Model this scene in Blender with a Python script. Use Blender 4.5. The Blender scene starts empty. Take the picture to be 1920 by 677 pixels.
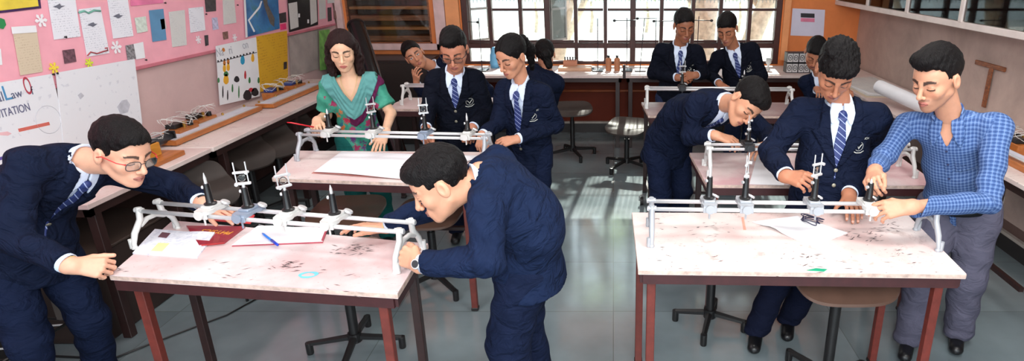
import bpy, math, random
import numpy as np
from mathutils import Matrix, Vector

# ---------------------------------------------------------------- camera, sky, lights, exposure
scene = bpy.context.scene
COL = scene.collection
CAM_H, PITCH, FOCAL = 1.9, 19.5, 1155.0
cam_data = bpy.data.cameras.new('camera')
cam = bpy.data.objects.new('camera', cam_data)
COL.objects.link(cam)
cam.location = (0, 0, CAM_H)
cam.rotation_euler = (math.radians(90 - PITCH), 0, 0)
cam_data.sensor_fit = 'HORIZONTAL'
cam_data.sensor_width = 36.0
cam_data.lens = 36.0 * FOCAL / 1920.0
cam_data.shift_x = -190.0 / 1920.0
cam_data.clip_start = 0.05
cam_data.clip_end = 200
scene.camera = cam

vs = scene.view_settings
vs.view_transform = 'Standard'
vs.look = 'None'
vs.gamma = 1.0
vs.use_curve_mapping = False
vs.exposure = 0.42

world = bpy.data.worlds.new('sky')
scene.world = world
world.use_nodes = True
bgn = world.node_tree.nodes['Background']
bgn.inputs['Color'].default_value = (0.80, 0.92, 1.0, 1)
bgn.inputs['Strength'].default_value = 2.4

def add_light(name, kind, loc, rot, energy, color=(1, 1, 1), size=1.0, size_y=None):
    l = bpy.data.lights.new(name, kind)
    l.energy = energy
    l.color = color
    if kind == 'AREA':
        l.shape = 'RECTANGLE'
        l.size = size
        l.size_y = size_y or size
    if kind == 'SUN':
        l.angle = math.radians(0.6)
    o = bpy.data.objects.new(name, l)
    o.location = loc
    o.rotation_euler = rot
    COL.objects.link(o)
    return o
# sun falling in through the far windows
sun = add_light('sun', 'SUN', (0, 12, 9), (0, 0, 0), 12.0, (1.0, 0.95, 0.86))
sd = Vector((-0.10, -1.0, -0.86)).normalized()
sun.rotation_euler = sd.to_track_quat('-Z', 'Y').to_euler()
# ceiling tube lamps over the rows of tables
for lx, ly, le in ((-1.6, 1.5, 24), (1.3, 1.7, 30), (-1.6, 3.6, 12), (1.1, 3.6, 10), (-1.0, 5.6, 4), (1.2, 5.6, 4)):
    add_light('tube_lamp_light', 'AREA', (lx, ly, 2.80), (0, 0, 0), le, (1.0, 0.975, 0.95), 1.2, 0.5)
# broad area light added behind and above the camera as frontal fill
add_light('camera_fill_light', 'AREA', (0.15, -0.25, 2.35), (math.radians(68), 0, 0), 56, (1.0, 0.985, 0.97), 0.7, 0.7)

# ---------------------------------------------------------------- mesh helpers
def nrm(v):
    v = np.asarray(v, float)
    return v / (np.linalg.norm(v) + 1e-12)

class MB:
    """collects simple solids; build() links them as one mesh object"""
    def __init__(s):
        s.v = []
        s.f = []
        s.M = Matrix.Identity(4)
    def add(s, vs_, fs):
        n = len(s.v)
        s.v += [tuple(s.M @ Vector(p)) for p in vs_]
        s.f += [tuple(i + n for i in f) for f in fs]
        return s
    def box(s, c, d, rz=0.0, R=None, ch=0.0):
        hx, hy, hz = d[0] / 2, d[1] / 2, d[2] / 2
        R = R or Matrix.Rotation(rz, 3, 'Z')
        c = Vector(c)
        if ch <= 0:
            pts = [c + R @ Vector((x * hx, y * hy, z * hz)) for z in (-1, 1) for y in (-1, 1) for x in (-1, 1)]
            return s.add(pts, [(0, 2, 3, 1), (4, 5, 7, 6), (0, 1, 5, 4), (2, 6, 7, 3), (0, 4, 6, 2), (1, 3, 7, 5)])
        ch = min(ch, hx * .9, hy * .9, hz * .9)
        rings = []
        for z, k in ((-hz, ch), (-hz + ch, 0), (hz - ch, 0), (hz, ch)):
            a, b = hx - k, hy - k
            e = ch * 0.6
            rings.append([(-a + e, -b), (a - e, -b), (a, -b + e), (a, b - e), (a - e, b), (-a + e, b), (-a, b - e), (-a, -b + e)])
            rings[-1] = [c + R @ Vector((x, y, z)) for x, y in rings[-1]]
        return s._rings(rings, True)
    def _rings(s, rings, caps=True, closed=False):
        m = len(rings[0])
        pts = [p for r in rings for p in r]
        fs = []
        nr = len(rings)
        for i in range(nr if closed else nr - 1):
            a, b = i * m, ((i + 1) % nr) * m
            for j in range(m):
                k = (j + 1) % m
                fs.append((a + j, a + k, b + k, b + j))
        if caps and not closed:
            fs.append(tuple(range(m))[::-1])
            fs.append(tuple((nr - 1) * m + j for j in range(m)))
        return s.add(pts, fs)
    def tube(s, pts, r, n=8, closed=False, flat=None):
        pts = [Vector(p) for p in pts]
        k = len(pts)
        rs = r if isinstance(r, (list, tuple)) else [r] * k
        rings = []
        prev = None
        for i, p in enumerate(pts):
            if closed:
                t = pts[(i + 1) % k] - pts[i - 1]
            else:
                t = pts[min(i + 1, k - 1)] - pts[max(i - 1, 0)]
            t.normalize()
            if prev is None:
                a = Vector((0, 0, 1)) if abs(t.z) < 0.9 else Vector((1, 0, 0))
                a = (a - t * a.dot(t)).normalized()
            else:
                a = (prev - t * prev.dot(t)).normalized()
            prev = a
            b = t.cross(a)
            fl = flat or 1.0
            rings.append([p + (a * math.cos(2 * math.pi * j / n) * fl + b * math.sin(2 * math.pi * j / n)) * rs[i] for j in range(n)])
        return s._rings(rings, True, closed)
    def lathe(s, prof, c=(0, 0, 0), n=20, axis=None):
        c = Vector(c)
        q = Vector((0, 0, 1)).rotation_difference(Vector(axis)) if axis else None
        rings = []
        for r, z in prof:
            ring = []
            for j in range(n):
                a = 2 * math.pi * j / n
                p = Vector((r * math.cos(a), r * math.sin(a), z))
                if q:
                    p = q @ p
                ring.append(c + p)
            rings.append(ring)
        return s._rings(rings)
    def prism(s, poly, z0, z1):
        n = len(poly)
        pts = [(x, y, z0) for x, y in poly] + [(x, y, z1) for x, y in poly]
        fs = [tuple(range(n))[::-1], tuple(range(n, 2 * n))]
        for i in range(n):
            j = (i + 1) % n
            fs.append((i, j, n + j, n + i))
        return s.add(pts, fs)
    def ell(s, c, r, nu=12, nv=8):
        prof = []
        rings = []
        for i in range(nv + 1):
            a = math.pi * i / nv
            rr = max(math.sin(a), 0.02)
            rings.append([(c[0] + r[0] * rr * math.cos(2 * math.pi * j / nu), c[1] + r[1] * rr * math.sin(2 * math.pi * j / nu), c[2] - r[2] * math.cos(a)) for j in range(nu)])
        return s._rings(rings)
    def build(s, name, mat, parent=None, smooth=False, auto=None):
        me = bpy.data.meshes.new(name)
        me.from_pydata(s.v, [], s.f)
        me.update()
        import bmesh
        bm = bmesh.new()
        bm.from_mesh(me)
        bmesh.ops.recalc_face_normals(bm, faces=bm.faces)
        bm.to_mesh(me)
        bm.free()
        if smooth or auto:
            me.polygons.foreach_set('use_smooth', [True] * len(me.polygons))
            if auto:
                me.set_sharp_from_angle(angle=math.radians(auto))
        me.materials.append(mat)
        o = bpy.data.objects.new(name, me)
        COL.objects.link(o)
        if parent:
            o.parent = parent
        return o

def thing(name, label, cat, loc=(0, 0, 0), rz=0.0, group=None, rot=None):
    o = bpy.data.objects.new(name, None)
    o.empty_display_size = 0.1
    o.location = loc
    o.rotation_euler = rot or (0, 0, rz)
    COL.objects.link(o)
    return tag(o, label, cat, group)
def tag(o, label, cat, group=None):
    o['label'] = label
    o['category'] = cat
    if group:
        o['group'] = group
    return o
def struct(o):
    o['kind'] = 'structure'
    return o
def copy_tree(o, parent=None):
    c = o.copy()
    COL.objects.link(c)
    if parent:
        c.parent = parent
    for ch in list(o.children):
        copy_tree(ch, c)
    return c
def text(name, body, size, mat, parent, loc, rot, extrude=0.0006, shear=0.0, sx=1.0, align='CENTER'):
    cu = bpy.data.curves.new(name, 'FONT')
    cu.body = body
    cu.size = size
    cu.extrude = extrude
    cu.align_x = align
    cu.align_y = 'CENTER'
    cu.shear = shear
    cu.materials.append(mat)
    o = bpy.data.objects.new(name, cu)
    COL.objects.link(o)
    o.location = loc
    if isinstance(rot, Matrix):
        o.rotation_euler = rot.to_euler()
    else:
        o.rotation_euler = rot
    o.scale = (sx, 1, 1)
    bpy.context.view_layer.update()
    me = bpy.data.meshes.new_from_object(o.evaluated_get(bpy.context.evaluated_depsgraph_get()))
    m2 = bpy.data.objects.new(name, me)
    m2.location, m2.rotation_euler, m2.scale = o.location, o.rotation_euler, o.scale
    bpy.data.objects.remove(o)
    COL.objects.link(m2)
    if parent:
        m2.parent = parent
    return m2

# ---------------------------------------------------------------- materials
def srgb(r, g, b):
    f = lambda c: (c / 255 / 12.92) if c / 255 <= 0.04045 else ((c / 255 + 0.055) / 1.055) ** 2.4
    return (f(r), f(g), f(b), 1)
def base_mat(name):
    m = bpy.data.materials.new(name)
    m.use_nodes = True
    nt = m.node_tree
    return m, nt, nt.nodes['Principled BSDF']
def N(nt, kind, **kw):
    n = nt.nodes.new(kind)
    for k, v in kw.items():
        if k in n.inputs:
            n.inputs[k].default_value = v
        else:
            setattr(n, k, v)
    return n
def ramp(nt, src, stops, interp='LINEAR'):
    r = nt.nodes.new('ShaderNodeValToRGB')
    r.color_ramp.interpolation = interp
    el = r.color_ramp.elements
    while len(el) > 1:
        el.remove(el[0])
    el[0].position = stops[0][0]
    el[0].color = stops[0][1]
    for p, c in stops[1:]:
        e = el.new(p)
        e.color = c
    nt.links.new(src, r.inputs[0])
    return r
def coord(nt, scale=(1, 1, 1), kind='Object'):
    t = nt.nodes.new('ShaderNodeTexCoord')
    mp = nt.nodes.new('ShaderNodeMapping')
    mp.inputs['Scale'].default_value = scale
    nt.links.new(t.outputs[kind], mp.inputs[0])
    return mp.outputs[0]
def noise(nt, vec, scale, detail=3, rough=0.55, dist=0.0):
    n = N(nt, 'ShaderNodeTexNoise', Scale=scale, Detail=detail, Roughness=rough, Distortion=dist)
    nt.links.new(vec, n.inputs['Vector'])
    return n.outputs['Fac']
def mixc(nt, fac, a, b, mode='MIX'):
    m = nt.nodes.new('ShaderNodeMix')
    m.data_type = 'RGBA'
    m.blend_type = mode
    for sock, v in ((m.inputs[0], fac), (m.inputs[6], a), (m.inputs[7], b)):
        if hasattr(v, 'is_output') or isinstance(v, bpy.types.NodeSocket):
            nt.links.new(v, sock)
        else:
            sock.default_value = v
    return m.outputs[2]
def bump(nt, bs, src, strength=0.2, dist=0.01):
    b = N(nt, 'ShaderNodeBump', Strength=strength, Distance=dist)
    nt.links.new(src, b.inputs['Height'])
    nt.links.new(b.outputs[0], bs.inputs['Normal'])
def math_n(nt, op, a, b=None):
    m = nt.nodes.new('ShaderNodeMath')
    m.operation = op
    for i, v in enumerate((a, b)):
        if v is None:
            continue
        if isinstance(v, bpy.types.NodeSocket):
            nt.links.new(v, m.inputs[i])
        else:
            m.inputs[i].default_value = v
    return m.outputs[0]
MATS = {}
def simple(name, rgb, rough=0.6, metal=0.0, var=0.15, vscale=8.0, bmp=0.0, bscale=60.0, spec=0.5, coat=0.0):
    if name in MATS:
        return MATS[name]
    m, nt, bs = base_mat(name)
    c = srgb(*rgb)
    vec = coord(nt)
    if var > 0:
        nz = noise(nt, vec, vscale, 4)
        lo = tuple(x * (1 - var) for x in c[:3]) + (1,)
        hi = tuple(min(1, x * (1 + var)) for x in c[:3]) + (1,)
        r = ramp(nt, nz, [(0.3, lo), (0.7, hi)])
        nt.links.new(r.outputs[0], bs.inputs['Base Color'])
    else:
        bs.inputs['Base Color'].default_value = c
    bs.inputs['Roughness'].default_value = rough
    bs.inputs['Metallic'].default_value = metal
    bs.inputs['Specular IOR Level'].default_value = spec
    bs.inputs['Coat Weight'].default_value = coat
    if bmp > 0:
        bump(nt, bs, noise(nt, vec, bscale, 3), bmp, 0.004)
    MATS[name] = m
    return m

def wood_mat(name, c1, c2, rough=0.5, scale=(2, 30, 30)):
    m, nt, bs = base_mat(name)
    vec = coord(nt, scale)
    nz = noise(nt, vec, 1.5, 6, 0.6, 0.6)
    r = ramp(nt, nz, [(0.3, srgb(*c1)), (0.7, srgb(*c2))])
    nt.links.new(r.outputs[0], bs.inputs['Base Color'])
    bs.inputs['Roughness'].default_value = rough
    bump(nt, bs, nz, 0.1, 0.002)
    MATS[name] = m
    return m

def worn_top(name, pink, white, dark, seed, darkness=0.5):
    """chipped, stained painted work surface"""
    m, nt, bs = base_mat(name)
    t = nt.nodes.new('ShaderNodeTexCoord')
    mp = nt.nodes.new('ShaderNodeMapping')
    mp.inputs['Location'].default_value = (seed * 3.1, seed * 1.7, 0)
    nt.links.new(t.outputs['Object'], mp.inputs[0])
    v = mp.outputs[0]
    big = noise(nt, v, 3.2, 4, 0.6)
    col = ramp(nt, big, [(0.38, srgb(*pink)), (0.62, srgb(*white))]).outputs[0]
    mid = noise(nt, v, 11, 5, 0.65, 0.7)
    f1 = ramp(nt, mid, [(0.60, (0, 0, 0, 1)), (0.70, (1, 1, 1, 1))]).outputs[0]
    f1 = math_n(nt, 'MULTIPLY', f1, 0.45 * darkness)
    col = mixc(nt, f1, col, srgb(150, 128, 122))
    # short dark scratches and chips
    mp2 = nt.nodes.new('ShaderNodeMapping')
    mp2.inputs['Scale'].default_value = (1, 3.2, 1)
    mp2.inputs['Rotation'].default_value = (0, 0, 0.5 * math.sin(seed))
    nt.links.new(v, mp2.inputs[0])
    sc = noise(nt, mp2.outputs[0], 17, 3, 0.75, 1.8)
    gate = noise(nt, v, 4.5, 2)
    f2 = ramp(nt, sc, [(0.655, (0, 0, 0, 1)), (0.675, (1, 1, 1, 1))]).outputs[0]
    g2 = ramp(nt, gate, [(0.45, (0, 0, 0, 1)), (0.56, (1, 1, 1, 1))]).outputs[0]
    f2 = math_n(nt, 'MULTIPLY', f2, g2)
    f2 = math_n(nt, 'MULTIPLY', f2, darkness)
    col = mixc(nt, f2, col, srgb(*dark))
    sp = noise(nt, v, 60, 2, 0.6)
    f3 = ramp(nt, sp, [(0.72, (0, 0, 0, 1)), (0.76, (1, 1, 1, 1))]).outputs[0]
    f3 = math_n(nt, 'MULTIPLY', f3, 0.6 * darkness)
    col = mixc(nt, f3, col, srgb(*dark))
    nt.links.new(col, bs.inputs['Base Color'])
    bs.inputs['Roughness'].default_value = 0.45
    bump(nt, bs, mid, 0.08, 0.002)
    MATS[name] = m
    return m

def cloth(name, rgb, var=0.12, rough=0.85, wr=0.35, sheen=0.25):
    if name in MATS:
        return MATS[name]
    m, nt, bs = base_mat(name)
    vec = coord(nt)
    c = srgb(*rgb)
    nz = noise(nt, vec, 14, 3)
    r = ramp(nt, nz, [(0.3, tuple(x * (1 - var) for x in c[:3]) + (1,)), (0.7, tuple(min(1, x * (1 + var)) for x in c[:3]) + (1,))])
    nt.links.new(r.outputs[0], bs.inputs['Base Color'])
    bs.inputs['Roughness'].default_value = rough
    bs.inputs['Specular IOR Level'].default_value = 0.08
    bs.inputs['Sheen Weight'].default_value = 0.0
    bs.inputs['Sheen Roughness'].default_value = 0.5
    folds = noise(nt, coord(nt, (1, 1, 1.6)), 11, 3, 0.5, 1.2)
    fine = noise(nt, vec, 420, 1)
    s = math_n(nt, 'ADD', folds, math_n(nt, 'MULTIPLY', fine, 0.02))
    bump(nt, bs, s, wr, 0.035)
    MATS[name] = m
    return m

def glass_mat():
    if 'glass' in MATS:
        return MATS['glass']
    m, nt, bs = base_mat('glass')
    out = nt.nodes['Material Output']
    nt.nodes.remove(bs)
    tr = N(nt, 'ShaderNodeBsdfTransparent')
    tr.inputs[0].default_value = (0.93, 0.96, 0.95, 1)
    gl = N(nt, 'ShaderNodeBsdfGlossy')
    gl.inputs['Roughness'].default_value = 0.03
    fr = N(nt, 'ShaderNodeFresnel')
    fr.inputs[0].default_value = 1.45
    mx = N(nt, 'ShaderNodeMixShader')
    nt.links.new(fr.outputs[0], mx.inputs[0])
    nt.links.new(tr.outputs[0], mx.inputs[1])
    nt.links.new(gl.outputs[0], mx.inputs[2])
    nt.links.new(mx.outputs[0], out.inputs[0])
    MATS['glass'] = m
    return m

# pixel of the photograph -> point on one of the room's planes
_ct, _st = math.cos(math.radians(PITCH)), math.sin(math.radians(PITCH))
def _ray(x, y):
    u, v = (x - 1150) / FOCAL, (338 - y) / FOCAL
    return (u, _ct + v * _st, -_st + v * _ct)
def atz(x, y, z):
    d = _ray(x, y); k = (z - CAM_H) / d[2]
    return (d[0] * k, d[1] * k, z)
def aty(x, y, Y):
    d = _ray(x, y); k = Y / d[1]
    return (d[0] * k, Y, CAM_H + d[2] * k)
def atx(x, y, X):
    d = _ray(x, y); k = X / d[0]
    return (X, d[1] * k, CAM_H + d[2] * k)
# ================================================================= THE ROOM
XL, XR, YB, ZC, YF = -3.10, 2.75, 7.10, 2.95, -1.6
TOP = 0.79

def floor_mat():
    m, nt, bs = base_mat('polished_floor')
    v = coord(nt)
    b = N(nt, 'ShaderNodeTexBrick', Scale=1.0)
    b.inputs['Color1'].default_value = srgb(138, 150, 156)
    b.inputs['Color2'].default_value = srgb(158, 170, 176)
    b.inputs['Mortar'].default_value = srgb(126, 135, 135)
    b.inputs['Mortar Size'].default_value = 0.0025
    b.inputs['Brick Width'].default_value = 1.25
    b.inputs['Row Height'].default_value = 0.62
    b.offset = 0.0
    nt.links.new(v, b.inputs['Vector'])
    n1 = noise(nt, v, 1.6, 4)
    c = mixc(nt, 0.75, b.outputs['Color'], ramp(nt, n1, [(0.3, srgb(140, 148, 146)), (0.7, srgb(215, 220, 218))]).outputs[0], 'MULTIPLY')
    nt.links.new(c, bs.inputs['Base Color'])
    r = ramp(nt, noise(nt, v, 4, 4), [(0.3, (0.08, 0.08, 0.08, 1)), (0.7, (0.18, 0.18, 0.18, 1))])
    nt.links.new(r.outputs[0], bs.inputs['Roughness'])
    bs.inputs['IOR'].default_value = 1.75
    bs.inputs['Coat Weight'].default_value = 0.6
    bs.inputs['Coat Roughness'].default_value = 0.12
    bump(nt, bs, noise(nt, v, 9, 2), 0.02, 0.01)
    return m
struct(MB().box(((XL + XR) / 2, (YB + YF) / 2, -0.05), (XR - XL + .4, YB - YF + .4, .1)).build('floor', floor_mat()))
struct(MB().box(((XL + XR) / 2, (YB + YF) / 2, ZC + .05), (XR - XL + .4, YB - YF + .4, .1)).build('ceiling', simple('ceiling_paint', (232, 230, 226), .9)))

def wall_mat(name, c_up, c_lo, zsplit, dirt=0.3, scale=2.5):
    m, nt, bs = base_mat(name)
    v = coord(nt)
    sep = nt.nodes.new('ShaderNodeSeparateXYZ')
    nt.links.new(v, sep.inputs[0])
    st = ramp(nt, sep.outputs[2], [(0.0, (0, 0, 0, 1)), (0.001, (0, 0, 0, 1))])
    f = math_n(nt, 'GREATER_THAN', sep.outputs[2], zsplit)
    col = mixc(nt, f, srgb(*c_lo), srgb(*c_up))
    nz = noise(nt, v, scale, 6, 0.65, 0.5)
    d = ramp(nt, nz, [(0.35, (1 - dirt, 1 - dirt, 1 - dirt, 1)), (0.65, (1, 1, 1, 1))]).outputs[0]
    col = mixc(nt, 1.0, col, d, 'MULTIPLY')
    nt.links.new(col, bs.inputs['Base Color'])
    bs.inputs['Roughness'].default_value = 0.6
    bs.inputs['Specular IOR Level'].default_value = 0.2
    bump(nt, bs, noise(nt, v, 30, 4), 0.08, 0.01)
    return m
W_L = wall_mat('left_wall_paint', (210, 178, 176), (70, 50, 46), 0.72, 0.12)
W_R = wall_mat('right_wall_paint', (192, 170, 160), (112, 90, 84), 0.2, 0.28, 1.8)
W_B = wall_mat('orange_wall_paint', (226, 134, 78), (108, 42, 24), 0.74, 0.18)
struct(MB().box((XL - .06, (YB + YF) / 2, ZC / 2), (.12, YB - YF + .2, ZC)).build('wall_left', W_L))
struct(MB().box((XR + .06, (YB + YF) / 2, ZC / 2), (.12, YB - YF + .2, ZC)).build('wall_right', W_R))
# back wall with the window opening and the cabinet opening
WX0, WX1, WZ0, WZ1 = -1.70, 1.885, 0.80, 2.45
CX0, CX1, CZ0, CZ1 = -2.98, -2.05, 1.03, 2.1
bw = MB()
T = .2
def wallbox(x0, x1, z0, z1):
    bw.box(((x0 + x1) / 2, YB + T / 2, (z0 + z1) / 2), (x1 - x0, T, z1 - z0))
wallbox(XL - .1, XR + .1, 0, WZ0)
wallbox(XL - .1, WX0, WZ1, ZC)
wallbox(WX0, WX1, WZ1, ZC)
wallbox(WX1, XR + .1, WZ0, ZC)
wallbox(XL - .1, CX0, WZ0, WZ1)
wallbox(CX1, WX0, WZ0, WZ1)
wallbox(CX0, CX1, WZ0, CZ0)
wallbox(CX0, CX1, CZ1, WZ1)
struct(bw.build('wall_back', W_B))
# skirting with its pale line
struct(MB().box(((XL + XR) / 2, YB - .012, .055), (XR - XL, .024, .11)).build('baseboard_back', simple('skirting', (38, 34, 34), .5)))
struct(MB().box(((XL + XR) / 2, YB - .016, .122), (XR - XL, .032, .022)).build('trim_1', simple('skirting_line', (168, 160, 152), .5)))
struct(MB().box((XR - .012, (YB + YF) / 2, .055), (.024, YB - YF, .11)).build('baseboard_right', simple('skirting', (38, 34, 34), .5)))
struct(MB().box((XR - .020, (YB + YF) / 2, .125), (.030, YB - YF, .022)).build('trim_2', simple('skirting_line', (168, 160, 152), .5)))
struct(MB().box((XL + .012, (YB + YF) / 2, .055), (.024, YB - YF, .11)).build('baseboard_left', simple('skirting', (38, 34, 34), .5)))

# orange pilasters either side of the window
pil = simple('pilaster_orange', (226, 150, 96), .55, var=.08)
struct(MB().box((-1.785, YB - .03, 1.875), (.15, .06, 2.15)).build('trim_3', pil))
struct(MB().box((1.93, YB - .02, 1.9), (.07, .05, 2.1)).build('trim_4', pil))

# window: brown timber frame, mullions, transom, sashes with glass
WF = simple('window_timber', (62, 26, 20), .45, var=.2, vscale=20)
xm = [aty(px, 30, YB)[0] for px in (870, 918, 975, 1025, 1079, 1135, 1187, 1241, 1300, 1352, 1407, 1461)]
fr = MB()
yw = YB + .06
for i, x in enumerate(xm):
    w = .062 if i in (0, 3, 6, 11) else .040
    fr.box((x, yw, (WZ0 + WZ1) / 2), (w, .09, WZ1 - WZ0), ch=.004)
fr.box(((WX0 + WX1) / 2, yw, 1.005), (WX1 - WX0, .085, .055), ch=.004)
fr.box(((WX0 + WX1) / 2, yw, WZ1 - .03), (WX1 - WX0, .085, .06), ch=.004)
fr.box(((WX0 + WX1) / 2, yw, WZ0 + .015), (WX1 - WX0, .085, .03), ch=.004)
win = struct(fr.build('window_1', WF))
sash = MB()
pane = MB()
for i in range(len(xm) - 1):
    a, b = xm[i] + .025, xm[i + 1] - .025
    for z in ((1.05,) if i in (0, 3) else (1.05, 1.40)):
        sash.box(((a + b) / 2, yw, z), (b - a, .03, .028))
    pane.box(((a + b) / 2, yw + .01, (WZ0 + WZ1) / 2), (b - a, .004, WZ1 - WZ0 - .1))
sash.build('sash_bar', WF, win)
pane.build('pane', glass_mat(), win)
# fine vertical security grille over the upper lights
g = MB()
gx = WX0 + .03
while gx < WX1:
    g.box((gx, YB + .15, 1.95), (.006, .006, .96))
    gx += .042
for gz in (1.50, 1.95, 2.4):
    g.box(((WX0 + WX1) / 2, YB + .15, gz), (WX1 - WX0, .007, .007))
g.build('grille', simple('grille_grey', (120, 124, 128), .5, var=0), win)
# two casements standing open into the yard
for hx, ang in ((xm[0] + .03, -52), (xm[3] + .03, -58)):
    t = struct(MB().build('window_2' if hx < -1.4 else 'window_3', WF))
    t.location = (hx, YB + .11, 0)
    t.rotation_euler = (0, 0, math.radians(-ang))
    cs = MB()
    wc = .30
    for z in (1.05, 1.40, 2.38):
        cs.box((wc / 2, 0, z), (wc, .025, .025))
    for x in (.0125, wc - .0125):
        cs.box((x, 0, 1.71), (.025, .025, 1.35))
    cs.build('casement_frame', simple('casement_grey', (120, 112, 110), .5), t)
    MB().box((wc / 2, 0, 1.71), (wc - .03, .004, 1.3)).build('pane', glass_mat(), t)

# display recess at the left of the back wall: pink frame, timber boards, glass
pinkf = simple('pink_frame_paint', (214, 182, 180), .55)
f = MB()
yc = YB - .015
x0, x1, z0, z1 = XL + .02, -1.87, .965, 2.15
wf = .085
f.box(((x0 + x1) / 2, yc, z0 + .035), (x1 - x0, .07, .07), ch=.004)
f.box(((x0 + x1) / 2, yc, z1 - .04), (x1 - x0, .07, .08), ch=.004)
f.box((x0 + .035, yc, (z0 + z1) / 2), (.07, .07, z1 - z0), ch=.004)
f.box((x1 - .06, yc, (z0 + z1) / 2), (.12, .07, z1 - z0), ch=.004)
cab = thing('wall_cabinet', 'glass-fronted cabinet with pink frame and brown wooden shelves in back left corner', 'cabinet', (0, 0, 0))
f.build('frame', pinkf, cab)
brown = wood_mat('brown_board', (92, 48, 30), (156, 92, 52), .45, (3, 20, 40))
MB().box(((CX0 + CX1) / 2, YB + .28, (CZ0 + CZ1) / 2), (CX1 - CX0, .02, CZ1 - CZ0)).build('back_panel', simple('cab_dark', (70, 40, 28), .6), cab)
sm = MB()
for x in (CX0 + .01, CX1 - .01):
    sm.box((x, YB + .14, (CZ0 + CZ1) / 2), (.02, .28, CZ1 - CZ0))
for z in (CZ0 + .01, CZ1 - .01):
    sm.box(((CX0 + CX1) / 2, YB + .14, z), (CX1 - CX0, .28, .02))
sm.build('side_panel', brown, cab)
for k in range(7):
    z = 1.085 + k * .112
    MB().box(((CX0 + CX1) / 2, YB + .15 - .004 * (k % 2), z), (CX1 - CX0 - .05, .22, .035 if k % 2 else .06), ch=.004).build('shelf', brown if k % 2 == 0 else wood_mat('board_b%d' % k, (120, 66, 30), (188, 118, 58), .4, (3, 20, 40)), cab)
MB().box(((CX0 + CX1) / 2, YB + .012, (CZ0 + CZ1) / 2), (CX1 - CX0, .004, CZ1 - CZ0)).build('pane', glass_mat(), cab)
mo = MB()
for z in (1.02, 1.04, 2.0):
    mo.box((CX1 - .08, YB + .03, z), (.004, .004, .004))

# outdoors behind the window: yard, low pale wall, trees
yard = MB().box((0, 17, -.35), (60, 19, .1)).build('yard_ground', simple('yard_ground', (236, 234, 226), .9, var=.1, vscale=.6))
struct(yard)
struct(MB().box((0, 26, .9), (60, .3, 2.6)).build('yard_wall', simple('yard_wall', (240, 246, 250), .9, var=.06)))
bark = simple('bark', (160, 146, 130), .9, var=.3, vscale=14, bmp=.6, bscale=18)
leafm = simple('leaves_sunlit', (206, 222, 176), .7, var=.15, vscale=3)
rnd = random.Random(4)
def leaf_cloud(name, cen, rad, n, parent, seed):
    r = random.Random(seed)
    mb = MB()
    for _ in range(n):
        p = Vector([r.gauss(0, .45) * q for q in rad]) + Vector(cen)
        R = Matrix.Rotation(r.uniform(0, 6.28), 3, 'Z') @ Matrix.Rotation(r.uniform(-1.2, 1.2), 3, 'X')
        s_ = r.uniform(.06, .14)
        mb.add([p + R @ Vector(q) * s_ for q in ((-1, 0, 0), (0, -.45, .1), (1, 0, 0), (0, .45, .1))], [(0, 1, 2, 3)])
    return mb.build(name, leafm, parent)
tree_spec = [  # pixel on the window, distance, lean, radius, description
    (1063, 40, 9.5, .28, .16, 'leaning grey tree trunk outside, seen left of the middle window mullions'),
    (1322, 40, 9.0, .02, .20, 'thick upright grey trunk outside, seen between the two standing boys at window'),
    (1435, 40, 9.6, .30, .15, 'slanting tan trunk outside, seen at the right end of window'),
    (1098, 40, 12.5, .45, .07, 'thin forked tree outside, seen right of the leaning grey trunk')]
for px, py, Y, lean, r0, lab in tree_spec:
    b = aty(px, py, Y)
    t = thing('tree', lab, 'tree', (b[0] - lean * 1.6, Y, -.3), group=None)
    pts = [(lean * (z / 1.0) + .04 * math.sin(z * 2 + px), .05 * math.cos(z * 1.7), z) for z in (0, .6, 1.2, 1.8, 2.4, 3.1, 3.8)]
    MB().tube(pts, [r0 * (1.15 - .09 * i) for i in range(7)], 12).build('trunk', bark, t, smooth=True)
    br = MB()
    for k in range(5):
        z = 1.5 + .4 * k
        s_ = 1 if k % 2 else -1
        br.tube([(lean * z, 0, z), (lean * z + s_ * .35, .1, z + .35), (lean * z + s_ * .55, .2, z + .9)], [r0 * .35, r0 * .22, r0 * .1], 6)
    br.build('branch', bark, t, smooth=True)
    leaf_cloud('foliage', (lean * 3.2, 0, 4.0), (.55, .5, .5), 160, t, int(px))
for k, (px, py, Y, w) in enumerate(((1005, 60, 21, .8), (1108, 45, 21, 1.3), (1212, 50, 21, .7), (1385, 40, 21, 1.3), (1290, 42, 22, .9))):
    b = aty(px, py, Y)
    s = thing('shrub', ['pale green shrub by the yard wall, leftmost seen through window', 'sunlit green shrub seen behind the leaning grey trunk', 'small green shrub seen behind the tallest standing boy', 'green shrub seen through the right-hand window panes', 'green shrub seen between the two boys at the window'][k], 'shrub', (b[0], Y, -.3))
    leaf_cloud('foliage', (0, 0, 1.5), (w, .5, .9), 260, s, 50 + k)
    MB().tube([(0, 0, 0), (.05, 0, .5), (0, 0, 1.0)], [.06, .05, .03], 6).build('stem', bark, s)

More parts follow.
